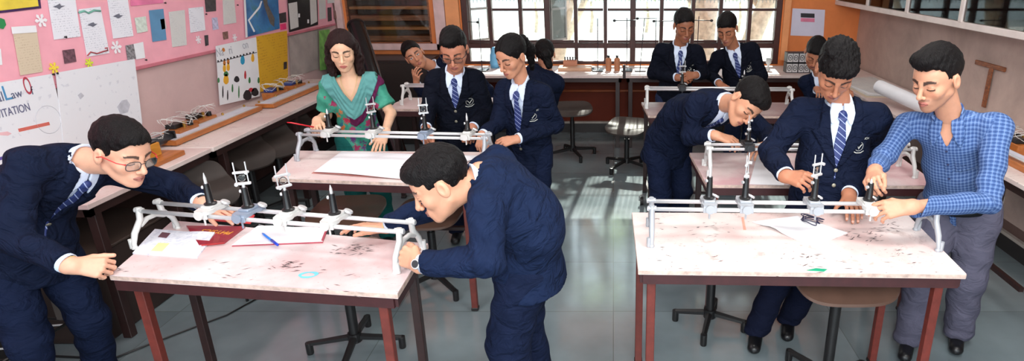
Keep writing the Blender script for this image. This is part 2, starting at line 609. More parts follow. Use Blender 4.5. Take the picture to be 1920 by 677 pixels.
# ------------------------------------------------ right wall: run of glass-fronted cupboards
wh = simple('cupboard_cream', (214, 202, 196), .5, var=.08)
cup = thing('wall_cupboard', 'long cream wall cupboard with sliding glass doors on right wall', 'cupboard', (0, 0, 0))
XF = 2.45
c = MB()
c.box(((XF + XR) / 2 + .01, (YB + 1.4) / 2, 1.482), (XR - XF, YB - 1.4, .045), ch=.003)
c.build('bottom_board', wh, cup)
MB().box((XR - .01, (YB + 1.4) / 2, 1.95), (.02, YB - 1.4, .9)).build('back_panel', simple('cup_back', (214, 220, 212), .6), cup)
MB().box(((XF + XR) / 2, (YB + 1.4) / 2, 2.42), (XR - XF, YB - 1.4, .04)).build('top_board', wh, cup)
for y in (7.07, 6.2, 5.35, 4.5, 3.65, 2.8, 1.95):
    MB().box((XF + .02, y, 1.95), (.03, .045, .9), ch=.003).build('door_frame', wh, cup)
for k in range(6):
    y0, y1 = 7.05 - k * .85, 7.05 - (k + 1) * .85
    MB().box((XF + .02, (y0 + y1) / 2, 1.95), (.004, y0 - y1 - .04, .88)).build('pane', glass_mat(), cup)
things_in = [
    ('specimen_jar', 'glass jar', (170, 190, 180)), ('book_stack', 'red and cream round emblem board', (160, 40, 44)),
]
def cup_item(px, py, kind):
    p = atx(px, py, 2.58)
    return p[1]
yj = [cup_item(px, 10, '') for px in (1625, 1660, 1720, 1755, 1800, 1840, 1870, 1905)]
for k, y in enumerate(yj):
    if k in (2, 3):
        o = thing('wall_clock_dial' if k == 2 else 'red_box', 'cream and red round dial standing inside right wall cupboard' if k == 2 else 'red box standing inside right wall cupboard beside the dial', 'dial' if k == 2 else 'box', (2.60, y, 1.506))
        if k == 2:
            MB().lathe([(.001, -.015), (.10, -.015), (.10, .015), (.001, .015)], (0, 0, .10), 24, (-1, 0, 0)).build('face', simple('dial_cream', (214, 196, 160), .5), o)
            MB().tube([(-.012, .1 * math.cos(a), .1 + .1 * math.sin(a)) for a in [i * math.pi / 12 for i in range(24)]], .014, 6, True).build('rim', simple('dial_red', (170, 40, 44), .4), o)
            MB().box((0, 0, .004), (.06, .1, .008)).build('base', simple('dial_red', (170, 40, 44), .4), o)
        else:
            MB().box((0, 0, .11), (.12, .13, .22), ch=.006).build('carton', simple('dial_red', (170, 40, 44), .4), o)
            MB().box((-.061, 0, .12), (.004, .08, .10)).build('paper_patch', simple('paper_white', (232, 232, 236), .7, var=.03), o)
    elif k in (4, 7):
        o = thing('glass_jar', ['glass jar with dark lid inside right wall cupboard, by the brown clamp', 'glass jar with dark lid inside right wall cupboard, nearest the camera'][k == 7], 'jar', (2.60, y, 1.506))
        MB().lathe([(.001, 0), (.055, 0), (.06, .02), (.06, .17), (.035, .20), (.035, .22)], n=18).build('jar_body', simple('jar_glass', (190, 205, 200), .15, var=.05), o, smooth=True)
        MB().lathe([(.001, .22), (.042, .22), (.042, .25), (.001, .25)], n=18).build('lid', simple('jar_lid', (70, 40, 50), .4), o)
    else:
        lab = {0: 'brown wooden apparatus stand in cupboard, farthest from camera', 1: 'brown wooden apparatus stand in cupboard, beside the red dial on its far side',
               5: 'dark round-based retort clamp inside the right wall cupboard', 6: 'brown wooden apparatus stand in cupboard, beside the nearest glass jar'}[k]
        o = thing('apparatus_stand', lab, 'stand', (2.60, y, 1.506))
        if k == 5:
            MB().lathe([(.001, 0), (.09, 0), (.085, .025), (.02, .04), (.001, .04)], n=20).build('base', simple('iron_dark', (60, 44, 52), .35, metal=.4), o, smooth=True)
            MB().tube([(0, 0, .03), (0, 0, .35)], .014, 8).build('rod', simple('iron_dark', (60, 44, 52), .35, metal=.4), o)
        else:
            MB().box((0, 0, .015), (.14, .12, .03), ch=.004).build('base', brown, o)
            MB().box((0, 0, .19), (.03, .07, .32), ch=.004).build('upright', brown, o)
# ================================================================= TABLES AND BENCHES
red_leg = simple('red_oxide_steel', (104, 42, 34), .42, var=.2, vscale=25)
dark_leg = simple('dark_brown_steel', (44, 24, 22), .42, var=.2, vscale=25)
apron_m = simple('maroon_frame', (58, 24, 26), .5, var=.2, vscale=20)
edge_m = simple('ply_edge', (196, 172, 160), .7, var=.35, vscale=30)
foot_m = simple('foot_cap', (30, 26, 26), .5)
def table(name, label, quad, topmat, legs, legmats=None, z=TOP, stretcher=None, wheel=None, apron=True, edge=None):
    """quad: corners FL FR BR BL in world x,y; origin at their mean"""
    cx = sum(p[0] for p in quad) / 4
    cy = sum(p[1] for p in quad) / 4
    t = thing(name, label, 'table', (cx, cy, 0))
    q = [(p[0] - cx, p[1] - cy) for p in quad]
    top = MB()
    top.prism(q, z - .022, z)
    tp = top.build('tabletop', topmat, t)
    # bare ply edge with a dark lower lip
    e = MB()
    k = 1.0015
    e.prism([(x * k, y * (k + .001)) for x, y in q], z - .020, z - .004)
    e.build('edge_band', edge or edge_m, t)
    if apron:
        a = MB()
        ins = [(x * .97, y * .95) for x, y in q]
        for i in range(4):
            p, r = Vector(ins[i]), Vector(ins[(i + 1) % 4])
            d = (r - p)
            L = d.length
            a.box(((p.x + r.x) / 2, (p.y + r.y) / 2, z - .022 - .021), (L, .022, .042), rz=math.atan2(d.y, d.x))
        a.build('frame', apron_m, t)
    for i, (lx, ly) in enumerate(legs):
        lm = (legmats or [red_leg] * 4)[i]
        l = MB()
        x, y = lx - cx, ly - cy
        l.box((x, y, (z - .024) / 2 + .008), (.034, .034, z - .040), ch=.004)
        leg = l.build('leg', lm, t)
        MB().box((x, y, .011), (.040, .040, .022), ch=.004).build('foot_cap', foot_m, leg)
    if stretcher:
        for (i, j, sz) in stretcher:
            p, r = Vector(legs[i]) - Vector((cx, cy)), Vector(legs[j]) - Vector((cx, cy))
            d = r - p
            MB().box(((p.x + r.x) / 2, (p.y + r.y) / 2, sz), (d.length, .026, .026), rz=math.atan2(d.y, d.x), ch=.003).build('stretcher', legmats[0] if legmats else red_leg, t)
    return t, tp
white_pink = worn_top('worn_top_near', (212, 180, 180), (222, 208, 208), (92, 78, 76), 1.0, .75)
white_pink2 = worn_top('worn_top_right', (218, 190, 186), (224, 212, 208), (98, 82, 78), 2.3, 1.1)
pink_top = worn_top('worn_top_mid', (216, 192, 190), (226, 214, 210), (90, 72, 72), 3.7, .7)
pink_top4 = worn_top('worn_top_inner', (196, 154, 158), (212, 192, 190), (84, 64, 66), 4.9, .8)
maroon_top = worn_top('worn_top_far', (140, 108, 108), (176, 156, 152), (70, 48, 50), 6.1, 1.0)
bench_top = worn_top('worn_bench', (210, 186, 182), (224, 210, 204), (80, 64, 62), 7.7, .9)
T1q = [(-1.899, 2.069), (-.768, 1.93), (-.777, 2.345), (-2.01, 2.588)]
T1, T1top = table('lab_table', 'front left lab table with worn pinkish white top holding the red physics book', T1q, white_pink,
      [(-1.84, 2.12), (-.845, 1.99), (-.83, 2.275), (-1.93, 2.50)], [red_leg, red_leg, dark_leg, dark_leg])
T2q = [(.096, 2.112), (1.335, 2.077), (1.375, 2.670), (.088, 2.683)]
T2, T2top = table('lab_table', 'front right lab table with stained pale top and a green scrap at its edge', T2q, white_pink2,
      [(.150, 2.165), (1.265, 2.13), (1.30, 2.62), (.125, 2.62)])
T3q = [(-1.865, 3.178), (-.62, 3.06), (-.64, 3.66), (-1.968, 3.694)]
T3, T3top = table('lab_table', 'middle lab table with a large white sheet, in front of the woman in green', T3q, pink_top,
      [(-1.80, 3.23), (-.80, 3.12), (-.71, 3.60), (-1.88, 3.63)], [dark_leg, red_leg, dark_leg, dark_leg], stretcher=[(2, 3, .30)])
T4q = [(.495, 3.075), (1.72, 3.06), (1.74, 3.64), (.472, 3.648)]
T4, T4top = table('lab_table', 'pink topped lab table behind the front right one, under the bending boy', T4q, pink_top4,
      [(.55, 3.12), (1.66, 3.11), (1.68, 3.59), (.53, 3.60)], [red_leg, red_leg, dark_leg, dark_leg], stretcher=[(0, 1, .42)])
T5q = [(.27, 4.64), (1.55, 4.62), (1.55, 5.10), (.237, 5.11)]
T5, T5top = table('lab_table', 'far dark-framed lab table with dull maroon top before two standing boys', T5q, maroon_top,
      [(.30, 4.69), (1.50, 4.67), (1.50, 5.05), (.275, 5.06)], [dark_leg] * 4, stretcher=[(0, 3, .12), (0, 1, .14)])
T6q = [(-1.86, 4.87), (-1.02, 4.85), (-1.02, 5.30), (-1.80, 5.30)]
T6, T6top = table('lab_table', 'far left lab table, pale top, beside the boy peeking from behind', T6q, pink_top,
      [(-1.79, 4.92), (-1.08, 4.90), (-1.08, 5.25), (-1.74, 5.25)], [dark_leg] * 4)
ca = thing('caster_wheel', 'small black caster wheel on floor by the leg of far dark-framed table', 'caster', (.235, 4.76, 0))
MB().lathe([(.001, -.012), (.034, -.012), (.036, 0), (.034, .012), (.001, .012)], (0, 0, .036), 18, (1, 0, 0)).build('wheel', foot_m, ca, auto=40)
MB().tube([(-.02, 0, .036), (-.02, 0, .075), (.0, .0, .085), (.02, 0, .075), (.02, 0, .036)], .006, 6).build('fork', simple('zinc', (150, 150, 150), .4, metal=.8), ca)

def long_bench(name, label, x0, x1, y0, y1, legs, z=TOP, mat=None, lipside=None):
    t = thing(name, label, 'workbench', ((x0 + x1) / 2, (y0 + y1) / 2, 0))
    cx, cy = (x0 + x1) / 2, (y0 + y1) / 2
    MB().box((0, 0, z - .014), (x1 - x0, y1 - y0, .028), ch=.003).build('worktop', mat or bench_top, t)
    a = MB()
    for (p, r) in (((x0 + .03, y0 + .03), (x1 - .03, y0 + .03)), ((x0 + .03, y0 + .03), (x0 + .03, y1 - .03)), ((x1 - .03, y0 + .03), (x1 - .03, y1 - .03))):
        a.box(((p[0] + r[0]) / 2 - cx, (p[1] + r[1]) / 2 - cy, z - .05), (abs(r[0] - p[0]) + .03, abs(r[1] - p[1]) + .03, .044))
    a.build('frame', dark_leg, t)
    for lx, ly in legs:
        l = MB().box((lx - cx, ly - cy, (z - .028) / 2), (.045, .045, z - .03), ch=.004).build('leg', dark_leg, t)
    return t
long_bench('side_bench', 'long pale pink side bench along left wall, nearer section', XL + .01, -2.555, 2.78, 3.75, [(-2.60, 2.85), (-2.60, 3.40)])
long_bench('side_bench', 'long side bench along left wall, farther section behind the long meter boards', XL + .01, -2.545, 3.76, 6.2, [(-2.60, 3.92), (-2.60, 4.90), (-2.60, 6.1)])
long_bench('window_bench', 'pale bench under the window, left section with the wooden box', -1.85, .10, 6.40, 7.06, [(-1.78, 6.45), (.045, 6.45)])
long_bench('window_bench', 'pale bench under the window, right section behind the standing boys', .125, 2.14, 6.40, 7.06, [(.18, 6.45), (1.2, 6.45), (2.05, 6.45)])
long_bench('side_bench', 'side bench along right wall, farther section with papers and white roll', 2.175, XR - .02, 3.42, 7.05, [(2.23, 3.50), (2.23, 5.1), (2.23, 6.7)])
long_bench('side_bench', 'side bench along right wall, nearer section cut by the right edge', 2.165, XR - .02, 1.0, 3.40, [(2.22, 3.32), (2.22, 1.2)])
MB0 = MB()
br = MB().box((2.22, 3.41, .22), (.026, .9, .026)).build('floor_brace', dark_leg)
tag(br, 'dark steel brace low between the legs of the right side bench', 'brace')
# water pipe along the orange wall
pp = MB().tube([(-1.7, YB - .04, .50), (2.1, YB - .04, .50)], .016, 8).build('pipe', simple('pipe_orange', (150, 78, 44), .5), None, smooth=True)
tag(pp, 'thin horizontal pipe on the orange wall under the window bench', 'pipe')
dv = MB().box((.113, 6.41, .83), (.03, .03, .14)).build('divider_post', dark_leg)
tag(dv, 'short dark post where the two window bench sections meet', 'post')
# socket boxes
so = thing('socket_box', 'grey metal socket box on the wall under the left bench', 'socket', (-2.62, 2.62, .30))
MB().box((0, 0, .09), (.06, .16, .2), ch=.008).build('box', simple('socket_grey', (70, 64, 60), .5), so)
MB().lathe([(.001, 0), (.032, 0), (.032, .006), (.001, .006)], (.031, -.02, .09), 18, (1, 0, 0)).build('hole', foot_m, so)
MB().box((0, 0, -.15), (.03, .03, .30)).build('conduit', simple('socket_grey', (70, 64, 60), .5), so)
so = thing('wall_socket', 'white wall socket plate low on right wall behind the man in checked shirt', 'socket', (XR - .012, 4.08, .30))
MB().box((0, 0, 0), (.022, .10, .12), ch=.006).build('plate', simple('socket_white', (200, 192, 184), .4), so)
MB().lathe([(.001, 0), (.014, 0), (.014, .004), (.001, .004)], (-.011, 0, .01), 14, (-1, 0, 0)).build('hole', foot_m, so)

# ---------------------------------------------------------------- swivel stools with moulded ply seats
ply = simple('moulded_ply', (96, 70, 58), .42, var=.15, coat=.2)
ply_edge = simple('ply_edge_tan', (150, 116, 92), .5)
blk = simple('black_steel', (20, 19, 20), .42, var=.1)
def seat_shape(w, d, curl, dip):
    nu, nv = 21, 15
    m = MB()
    def zf(u, v):
        return dip * (u * u) * .5 - curl * max(0, -v - .45) ** 1.5 + curl * 1.3 * max(0, v - .4) ** 1.4
    for s_, off in ((1, 0), (-1, -.014)):
        rows = []
        for j in range(nv):
            v = -1 + 2 * j / (nv - 1)
            for i in range(nu):
                u = -1 + 2 * i / (nu - 1)
                e = 4.0
                k = (1.0 / max(abs(u) ** e + abs(v) ** e, 1e-9)) ** (1 / e) if max(abs(u), abs(v)) > 1e-6 else 1
                # square to superellipse
                mm = max(abs(u), abs(v))
                uu, vv = (u * k * mm, v * k * mm) if mm > 0 else (0, 0)
                rows.append((uu * w / 2, vv * d / 2, zf(uu, vv) + off))
        n0 = len(m.v)
        m.add(rows, [(j * nu + i, j * nu + i + 1, (j + 1) * nu + i + 1, (j + 1) * nu + i) for j in range(nv - 1) for i in range(nu - 1)])
    T_ = nu * nv
    per = [i for i in range(nu)] + [j * nu + nu - 1 for j in range(1, nv)] + [(nv - 1) * nu + i for i in range(nu - 2, -1, -1)] + [j * nu for j in range(nv - 2, 0, -1)]
    m.f += [(per[i], per[(i + 1) % len(per)], per[(i + 1) % len(per)] + T_, per[i] + T_) for i in range(len(per))]
    return m
def stool(label, x, y, zs, rz=0, star=0, w=.40, d=.34, curl=.10, tilt=0, group=None, armr=.24, mat=None):
    t = thing('lab_stool', label, 'stool', (x, y, 0), 0, group)
    s = seat_shape(w, d, curl, .02).build('seat', mat or ply, t, auto=45)
    s.location = (0, 0, zs)
    s.rotation_euler = (tilt, 0, rz)
    MB().lathe([(.001, .06), (.024, .06), (.024, zs - .12), (.017, zs - .12), (.017, zs - .02), (.001, zs - .02)], n=14).build('post', blk, t, auto=40)
    MB().box((0, 0, zs - .026), (.16, .10, .012), rz=rz, ch=.003).build('seat_plate', blk, t)
    b = MB()
    for k in range(4):
        a = star + k * math.pi / 2
        c_, s_ = math.cos(a), math.sin(a)
        b.tube([(c_ * .02, s_ * .02, .085), (c_ * armr, s_ * armr, .060)], [.019, .015], 6)
    b.lathe([(.001, .06), (.034, .06), (.034, .11), (.001, .11)], n=14)
    bs_ = b.build('base', blk, t)
    for k in range(4):
        a = star + k * math.pi / 2
        MB().lathe([(.001, 0), (.016, 0), (.018, .006), (.018, .066), (.001, .070)], (math.cos(a) * armr, math.sin(a) * armr, 0), 10).build('foot', blk, bs_, auto=40)
    return t
f0 = lambda px, py, z: atz(px, py, z)
stool('brown moulded seat stool in front of the right table legs, seen below the table edge', 1.0, 2.42, .60, 0.0, .5, .45, .36, .12, tilt=-.06)
stool('black star-based stool between front right table and bending boy, seat hidden', .53, 2.95, .50, .4, -.30, .28, .26, curl=.06, armr=.19)
stool('star-based stool standing under the front left table', -1.33, 2.72, .50, .2, .12, armr=.23)
stool('pale oval seat stool in front of middle table, left of bending boy head', -1.60, 3.43, .49, 0.1, .3, .42, .38, .05)
stool('pale oval seat stool half hidden behind the bending boy face', -1.10, 3.40, .49, 0.0, .75, .40, .36, .05)
stool('stool with flat dark seat alone before the orange wall', -.42, 6.12, .50, 0.1, .4, .42, .30, .08, mat=simple('darkened_ply', (52, 42, 38), .6, var=.2))
stool('stool with flat dark seat in front of the window bench join', .13, 5.72, .42, -.3, .9, .40, .30, .08, tilt=.06, mat=simple('darkened_ply', (52, 42, 38), .6, var=.2))
for lab, px, py, z, rz in (('tilted dark stool by left bench, nearest the meter boards\' near end', 462, 282, .60, 1.05), ('tilted dark stool by left bench, second from the bench joint', 515, 261, .60, 1.05),
                           ('tilted dark stool by left bench, farthest beside woman in green', 555, 236, .58, 1.05), ('tilted pale-edged stool by left bench, behind the front boy\'s sleeve', 385, 352, .56, 1.0)):
    p = atz(px, py, z)
    stool(lab, p[0], p[1], z, rz, .6, .34, .30, .14, tilt=.42, armr=.15, mat=simple('darkened_ply', (52, 42, 38), .4, var=.2, coat=.2))  # ply colour darkened here to stand in for the shade by the bench

# ================================================================= OPTICAL BENCHES
silver = simple('polished_steel', (214, 216, 218), .32, metal=.45, var=.03)
castw = simple('cast_pale_grey', (206, 206, 204), .42, metal=.1, var=.05)
castg = simple('cast_blue_grey', (140, 152, 170), .4, metal=.2, var=.05)
castd = simple('cast_dark', (60, 62, 66), .4, metal=.4, var=.05)
blackp = simple('black_sleeve', (14, 14, 16), .35, var=0, spec=.6)
RAILZ = .145     # above the table top
RSP = .045       # half the rail spacing
def arch(m, x, w, h, spread, th, sgn=1):
    """end casting: two legs flaring to the feet, bridged below the rails (profile in YZ, depth along X)"""
    for s in (-1, 1):
        prof = [(s * spread, .0), (s * spread, .018), (s * (spread * .86), h * .40), (s * RSP * 1.15, h * .72), (s * RSP, h + .012)]
        m.tube([(x, p[0], p[1] + .004) for p in prof], [th * .75, th * .8, th, th * 1.05, th * .95], 8, flat=None)
        m.lathe([(.001, -.03), (.009, -.03), (.009, .01), (.001, .01)], (x + sgn * .012, s * spread * 1.0, .032), 10)
        m.lathe([(.001, 0), (.011, 0), (.013, .005), (.009, .012), (.001, .014)], (x, s * spread, 0), 10)
        m.lathe([(.001, -.018), (.010, -.018), (.012, 0), (.010, .018), (.001, .018)], (x, s * RSP, h + .004), 12, (1, 0, 0))
    m.tube([(x, -RSP * 1.3, h * .58), (x, -RSP * .5, h * .70), (x, RSP * .5, h * .70), (x, RSP * 1.3, h * .58)], th * .85, 8)
def opt_bench(label, p0, p1, mat=castw, spread=.105, th=.0120):
    cx, cy = (p0[0] + p1[0]) / 2, (p0[1] + p1[1]) / 2
    L = math.hypot(p1[0] - p0[0], p1[1] - p0[1])
    a = math.atan2(p1[1] - p0[1], p1[0] - p0[0])
    t = thing('optical_bench', label, 'optical bench', (cx, cy, TOP), a)
    for s in (-1, 1):
        MB().tube([(-L / 2 - .012, s * RSP, RAILZ), (L / 2 + .012, s * RSP, RAILZ)], .0088, 12).build('rail', silver, t, smooth=True)
    for e in (-1, 1):
        m = MB()
        arch(m, e * L / 2, .02, RAILZ, spread, th, e)
        es = m.build('end_support', mat, t, auto=50)
        for s in (-1, 1):
            MB().lathe([(.001, 0), (.009, 0), (.009, .010), (.001, .010)], (e * (L / 2 + .010), s * RSP, RAILZ + .001), 12, (e, 0, 0)).build('screw_knob', silver, es)
    return t, (cx, cy, a, L)
def rider(bench, s, kind, label, base=castw, group=None, sleeve=.085, turn=0.0, needle=.035, hgt=.075):
    """a carrier standing on the rails at fraction s (0..1)"""
    cx, cy, a, L = bench
    d = (s - .5) * L
    x, y = cx + d * math.cos(a), cy + d * math.sin(a)
    t = thing('needle_stand' if kind == 'needle' else 'lens_holder', label, 'needle stand' if kind == 'needle' else 'lens holder', (x, y, TOP + RAILZ), a, group)
    m = MB()
    m.prism([(-.026, -.060), (.026, -.060), (.034, -.030), (.026, -.005), (.034, .030), (.026, .062), (-.026, .062), (-.034, .030), (-.026, -.005), (-.034, -.030)], .0085, .024)
    for q in (-1, 1):
        m.box((0, q * RSP + q * .014, .004), (.056, .006, .026), ch=.002)
    m.box((0, 0, .028), (.046, .060, .012), ch=.003)
    m.lathe([(.001, 0), (.017, 0), (.019, .004), (.019, .012), (.001, .012)], (.0, -.062, .010), 16, (0, -1, 0))
    m.tube([(0, -.045, -.008), (0, -.045, -.040)], .004, 6)
    bs = m.build('base', base, t, auto=35)
    MB().lathe([(.001, 0), (.016, 0), (.019, .004), (.016, .010), (.001, .010)], (.030, .040, .026), 14, (.5, .3, 1)).build('clamp_knob', silver, bs, auto=40)
    MB().lathe([(.001, .034), (.023, .034), (.024, .040), (.016, .044), (.014, .050), (.0115, .034 + sleeve), (.001, .034 + sleeve)], n=18).build('sleeve', blackp, t, auto=40)
    z = .034 + sleeve
    MB().lathe([(.001, -.012), (.007, -.012), (.007, .004), (.001, .004)], (-.014, -.004, z - .016), 10, (-1, -.4, 0)).build('set_screw', silver, t, auto=40)
    if kind == 'needle':
        MB().lathe([(.001, z - .01), (.006, z - .01), (.0058, z + needle * .5), (.0012, z + needle), (.0005, z + needle)], n=10).build('needle', silver, t, auto=40)
    else:
        fr_ = MB()
        w = .021
        fr_.tube([(0, 0, z - .01), (0, 0, z + .012)], .006, 8)
        fr_.box((0, 0, z + .016), (w * 2 + .016, .012, .011), ch=.002)
        fr_.box((0, 0, z + .016 + hgt * .62), (w * 2 + .016, .011, .010), ch=.002)
        for q in (-1, 1):
            fr_.tube([(q * w, 0, z + .010), (q * w, 0, z + hgt + .030)], .0026, 6)
            fr_.lathe([(.001, -.005), (.0065, -.005), (.0065, .005), (.001, .005)], (q * w, -.010, z + .016 + (hgt * .62 if q > 0 else 0)), 10, (0, -1, 0))
        fo = fr_.build('lens_frame', silver, t, auto=40)
        fo.rotation_euler = (0, 0, turn)
        le = MB().lathe([(.0005, -.003), (.010, -.0022), (.0155, 0), (.010, .0022), (.0005, .003)], (0, 0, z + .016 + hgt * .32), 18, (0, -1, 0)).build('lens', glass_mat(), fo, smooth=True)
    return t
def frac(bn, x):
    cx, cy, a, L = bn
    return (x - (cx - L / 2 * math.cos(a))) / (L * math.cos(a))
ob1, B1 = opt_bench('optical bench with two steel rails and white end castings on front left table', (-1.945, 2.395), (-.805, 2.185))
g1 = 'holders on the front left optical bench'
rider(B1, frac(B1, -1.645), 'needle', 'black sleeved needle on front left bench, nearest the boy in red glasses', group=g1, sleeve=.090, needle=.045)
rider(B1, frac(B1, -1.475), 'lens', 'lens holder on blue-grey base on front left bench', castg, g1, turn=.5)
rider(B1, frac(B1, -1.295), 'lens', 'lens holder on white base in middle of front left bench', castw, g1, turn=1.05)
rider(B1, frac(B1, -1.095), 'needle', 'pointed needle on white base by the center bending boy hand', castw, g1)
ob2, B2 = opt_bench('optical bench with two steel rails and grey end castings on front right table', (.162, 2.415), (1.325, 2.375), simple('cast_mid_grey', (168, 172, 178), .4, metal=.2, var=.05))
g2 = 'holders on the front right optical bench'
cg2 = simple('cast_mid_grey', (168, 172, 178), .4, metal=.2, var=.05)
rider(B2, frac(B2, .400), 'needle', 'leftmost black needle sleeve on grey base, front right bench', cg2, g2, sleeve=.095, needle=.05)
rider(B2, frac(B2, .550), 'lens', 'second lens holder from left on front right bench', cg2, g2, turn=1.2, sleeve=.090)
rider(B2, frac(B2, .835), 'lens', 'lens holder held by the boy in tie at front right bench', cg2, g2, turn=.6, sleeve=.092)
rider(B2, frac(B2, 1.060), 'needle', 'white based needle held by the man in checked shirt', castw, g2, sleeve=.075, needle=.02)
ob3, B3 = opt_bench('optical bench with bright steel rails on the middle table before the woman', (-1.860, 3.585), (-.745, 3.500), simple('cast_mid_grey', (168, 172, 178), .4, metal=.2, var=.05))
g3 = 'holders on the middle table bench'
rider(B3, frac(B3, -1.695), 'needle', 'needle stand under the woman\'s hand with red pen', castw, g3, sleeve=.085, needle=.03)
rider(B3, frac(B3, -1.425), 'lens', 'lens holder on middle table in front of woman\'s kurta', castw, g3, turn=.9)
rider(B3, frac(B3, -1.110), 'lens', 'grey based lens holder before the boy in dark blazer with glasses', castg, g3, turn=.4)
rider(B3, frac(B3, -.855), 'needle', 'needle on white base at right end of middle bench, before the girl', castw, g3, sleeve=.06, needle=.045)
ob4, B4 = opt_bench('optical bench on the inner right table under the bending boy hand', (.530, 3.285), (1.640, 3.275))
g4 = 'holders on the inner right bench'
rider(B4, frac(B4, .745), 'lens', 'lens holder at the bending boy\'s eye on the inner right bench', castd, g4, turn=1.2, sleeve=.058, hgt=.062)
ob5, B5 = opt_bench('optical bench on the far dark-framed table before two standing boys', (.275, 4.965), (1.43, 4.93))
rider(B5, frac(B5, .555), 'lens', 'dark lens holder on the far bench, in the standing boy\'s hands', castd, 'holders on the far bench', turn=.3)
rider(B5, frac(B5, 1.05), 'needle', 'dark needle stand on the far bench before the boy leaning in', castd, 'holders on the far bench')
ob6, B6 = opt_bench('optical bench end with white casting on the far left table', (-1.735, 5.10), (-1.10, 5.08))

# ================================================================= PAPERS, BOOKS, PENS ON THE TABLES
paper = simple('paper_white', (232, 232, 236), .7, var=.03)
ink = simple('ink_black', (40, 40, 48), .6, var=0)
def sheet(name, label, cat, quad, z, mat, thick=.0016, group=None, curl=None, n=10):
    """thin sheet over a quad (FL FR BR BL); curl(u,v)->extra height"""
    cx, cy = sum(p[0] for p in quad) / 4, sum(p[1] for p in quad) / 4
    m = MB()
    pts = []
    for layer in (0, thick):
        for j in range(n + 1):
            for i in range(n + 1):
                u, v = i / n, j / n
                x = (1 - u) * (1 - v) * quad[0][0] + u * (1 - v) * quad[1][0] + u * v * quad[2][0] + (1 - u) * v * quad[3][0]
                y = (1 - u) * (1 - v) * quad[0][1] + u * (1 - v) * quad[1][1] + u * v * quad[2][1] + (1 - u) * v * quad[3][1]
                pts.append((x - cx, y - cy, layer + (curl(u, v) if curl else 0)))
    q = (n + 1) ** 2
    fs = []
    for L_ in (0, 1):
        fs += [(L_ * q + j * (n + 1) + i, L_ * q + j * (n + 1) + i + 1, L_ * q + (j + 1) * (n + 1) + i + 1, L_ * q + (j + 1) * (n + 1) + i) for j in range(n) for i in range(n)]
    per = [i for i in range(n + 1)] + [j * (n + 1) + n for j in range(1, n + 1)] + [n * (n + 1) + i for i in range(n - 1, -1, -1)] + [j * (n + 1) for j in range(n - 1, 0, -1)]
    fs += [(per[i], per[(i + 1) % len(per)], per[(i + 1) % len(per)] + q, per[i] + q) for i in range(len(per))]
    m.add(pts, fs)
    o = m.build(name, mat, None, auto=35)
    o.location = (cx, cy, z)
    if label:
        tag(o, label, cat, group)
    return o
def pq(pts, z=TOP):
    return [atz(x, y, z)[:2] for x, y in pts]
def graph_mat():
    m, nt, bs = base_mat('printed_page')
    v = coord(nt)
    lines = N(nt, 'ShaderNodeTexWave', Scale=38.0, Distortion=0.0)
    lines.bands_direction = 'Y'
    nt.links.new(v, lines.inputs['Vector'])
    r = ramp(nt, lines.outputs['Fac'], [(0.75, srgb(232, 234, 242)), (0.95, srgb(188, 196, 222))])
    nz = noise(nt, v, 60, 2)
    r2 = ramp(nt, nz, [(0.5, srgb(236, 238, 244)), (0.62, srgb(196, 200, 216))])
    nt.links.new(mixc(nt, .5, r.outputs[0], r2.outputs[0]), bs.inputs['Base Color'])
    bs.inputs['Roughness'].default_value = .6
    return m
pm = graph_mat()
bk = sheet('practical_booklet', 'white printed booklet lying flat near left end of front left table', 'booklet', pq([(249, 476), (370, 484), (404, 441), (291, 431)]), TOP, pm, .006, curl=lambda u, v: .009 * min(1, max(0, (u - .5) / .3)) * max(0, v * 2 - 1))
def on_quad(parent_obj, poly_px, z, mat, name, th=.0008):
    """thin patch from pixel corners lying on a plane z, child of parent"""
    m = MB()
    c = parent_obj.location
    m.prism([(a - c[0], b - c[1]) for a, b in pq(poly_px, z)], 0, th)
    o = m.build(name, mat, parent_obj)
    o.location = (0, 0, z - c[2])
    return o
on_quad(bk, [(296, 444), (312, 446), (320, 437), (304, 435)], TOP + .006, simple('photo_maroon', (96, 52, 66), .5), 'picture_patch')
on_quad(bk, [(283, 470), (304, 471), (318, 456), (297, 455)], TOP + .006, simple('highlight_yellow', (240, 232, 160), .5), 'yellow_panel')
maroon_bk = simple('book_maroon', (150, 26, 46), .35, var=.08, coat=.3)
ph = sheet('physics_book', 'maroon physics book with yellow title lying upside down under the rails', 'book', pq([(374, 462), (421, 457), (460, 427), (350, 426)]), TOP, maroon_bk, .009)
on_quad(ph, [(377, 460.5), (420, 456.3), (422, 454.5), (379, 458.3)], TOP + .009, simple('book_red_band', (188, 50, 50), .4), 'cover_band')
gold = simple('title_gold', (232, 170, 60), .4, var=0)
pc = pq([(406, 434)], TOP + .0095)[0]
text('title', 'PHYSICS', .045, gold, ph, (pc[0] - ph.location[0], pc[1] - ph.location[1], .0096), (0, 0, math.radians(180 - 10)), sx=.9)
bk2 = sheet('red_folder', 'thin red folder partly under the blue-grey lens holder', 'folder', pq([(400, 414), (470, 420), (478, 404), (412, 400)]), TOP, simple('folder_red', (206, 62, 66), .4), .004)
nb = sheet('open_notebook', 'open white notebook with red edge in middle of front left table', 'notebook', pq([(435, 461), (606, 454), (614, 430), (484, 425)]), TOP, paper, .006, curl=lambda u, v: .004 * math.sin(u * math.pi * 2) ** 2)
on_quad(nb, [(435, 462), (606, 455.5), (606, 453.2), (437, 459.4)], TOP + .0005, simple('note_edge_red', (170, 70, 84), .5), 'cover_edge', .003)
on_quad(nb, [(606, 454), (615, 430), (612, 429.5), (603, 453)], TOP + .0005, simple('note_edge_red', (170, 70, 84), .5), 'cover_edge', .008)
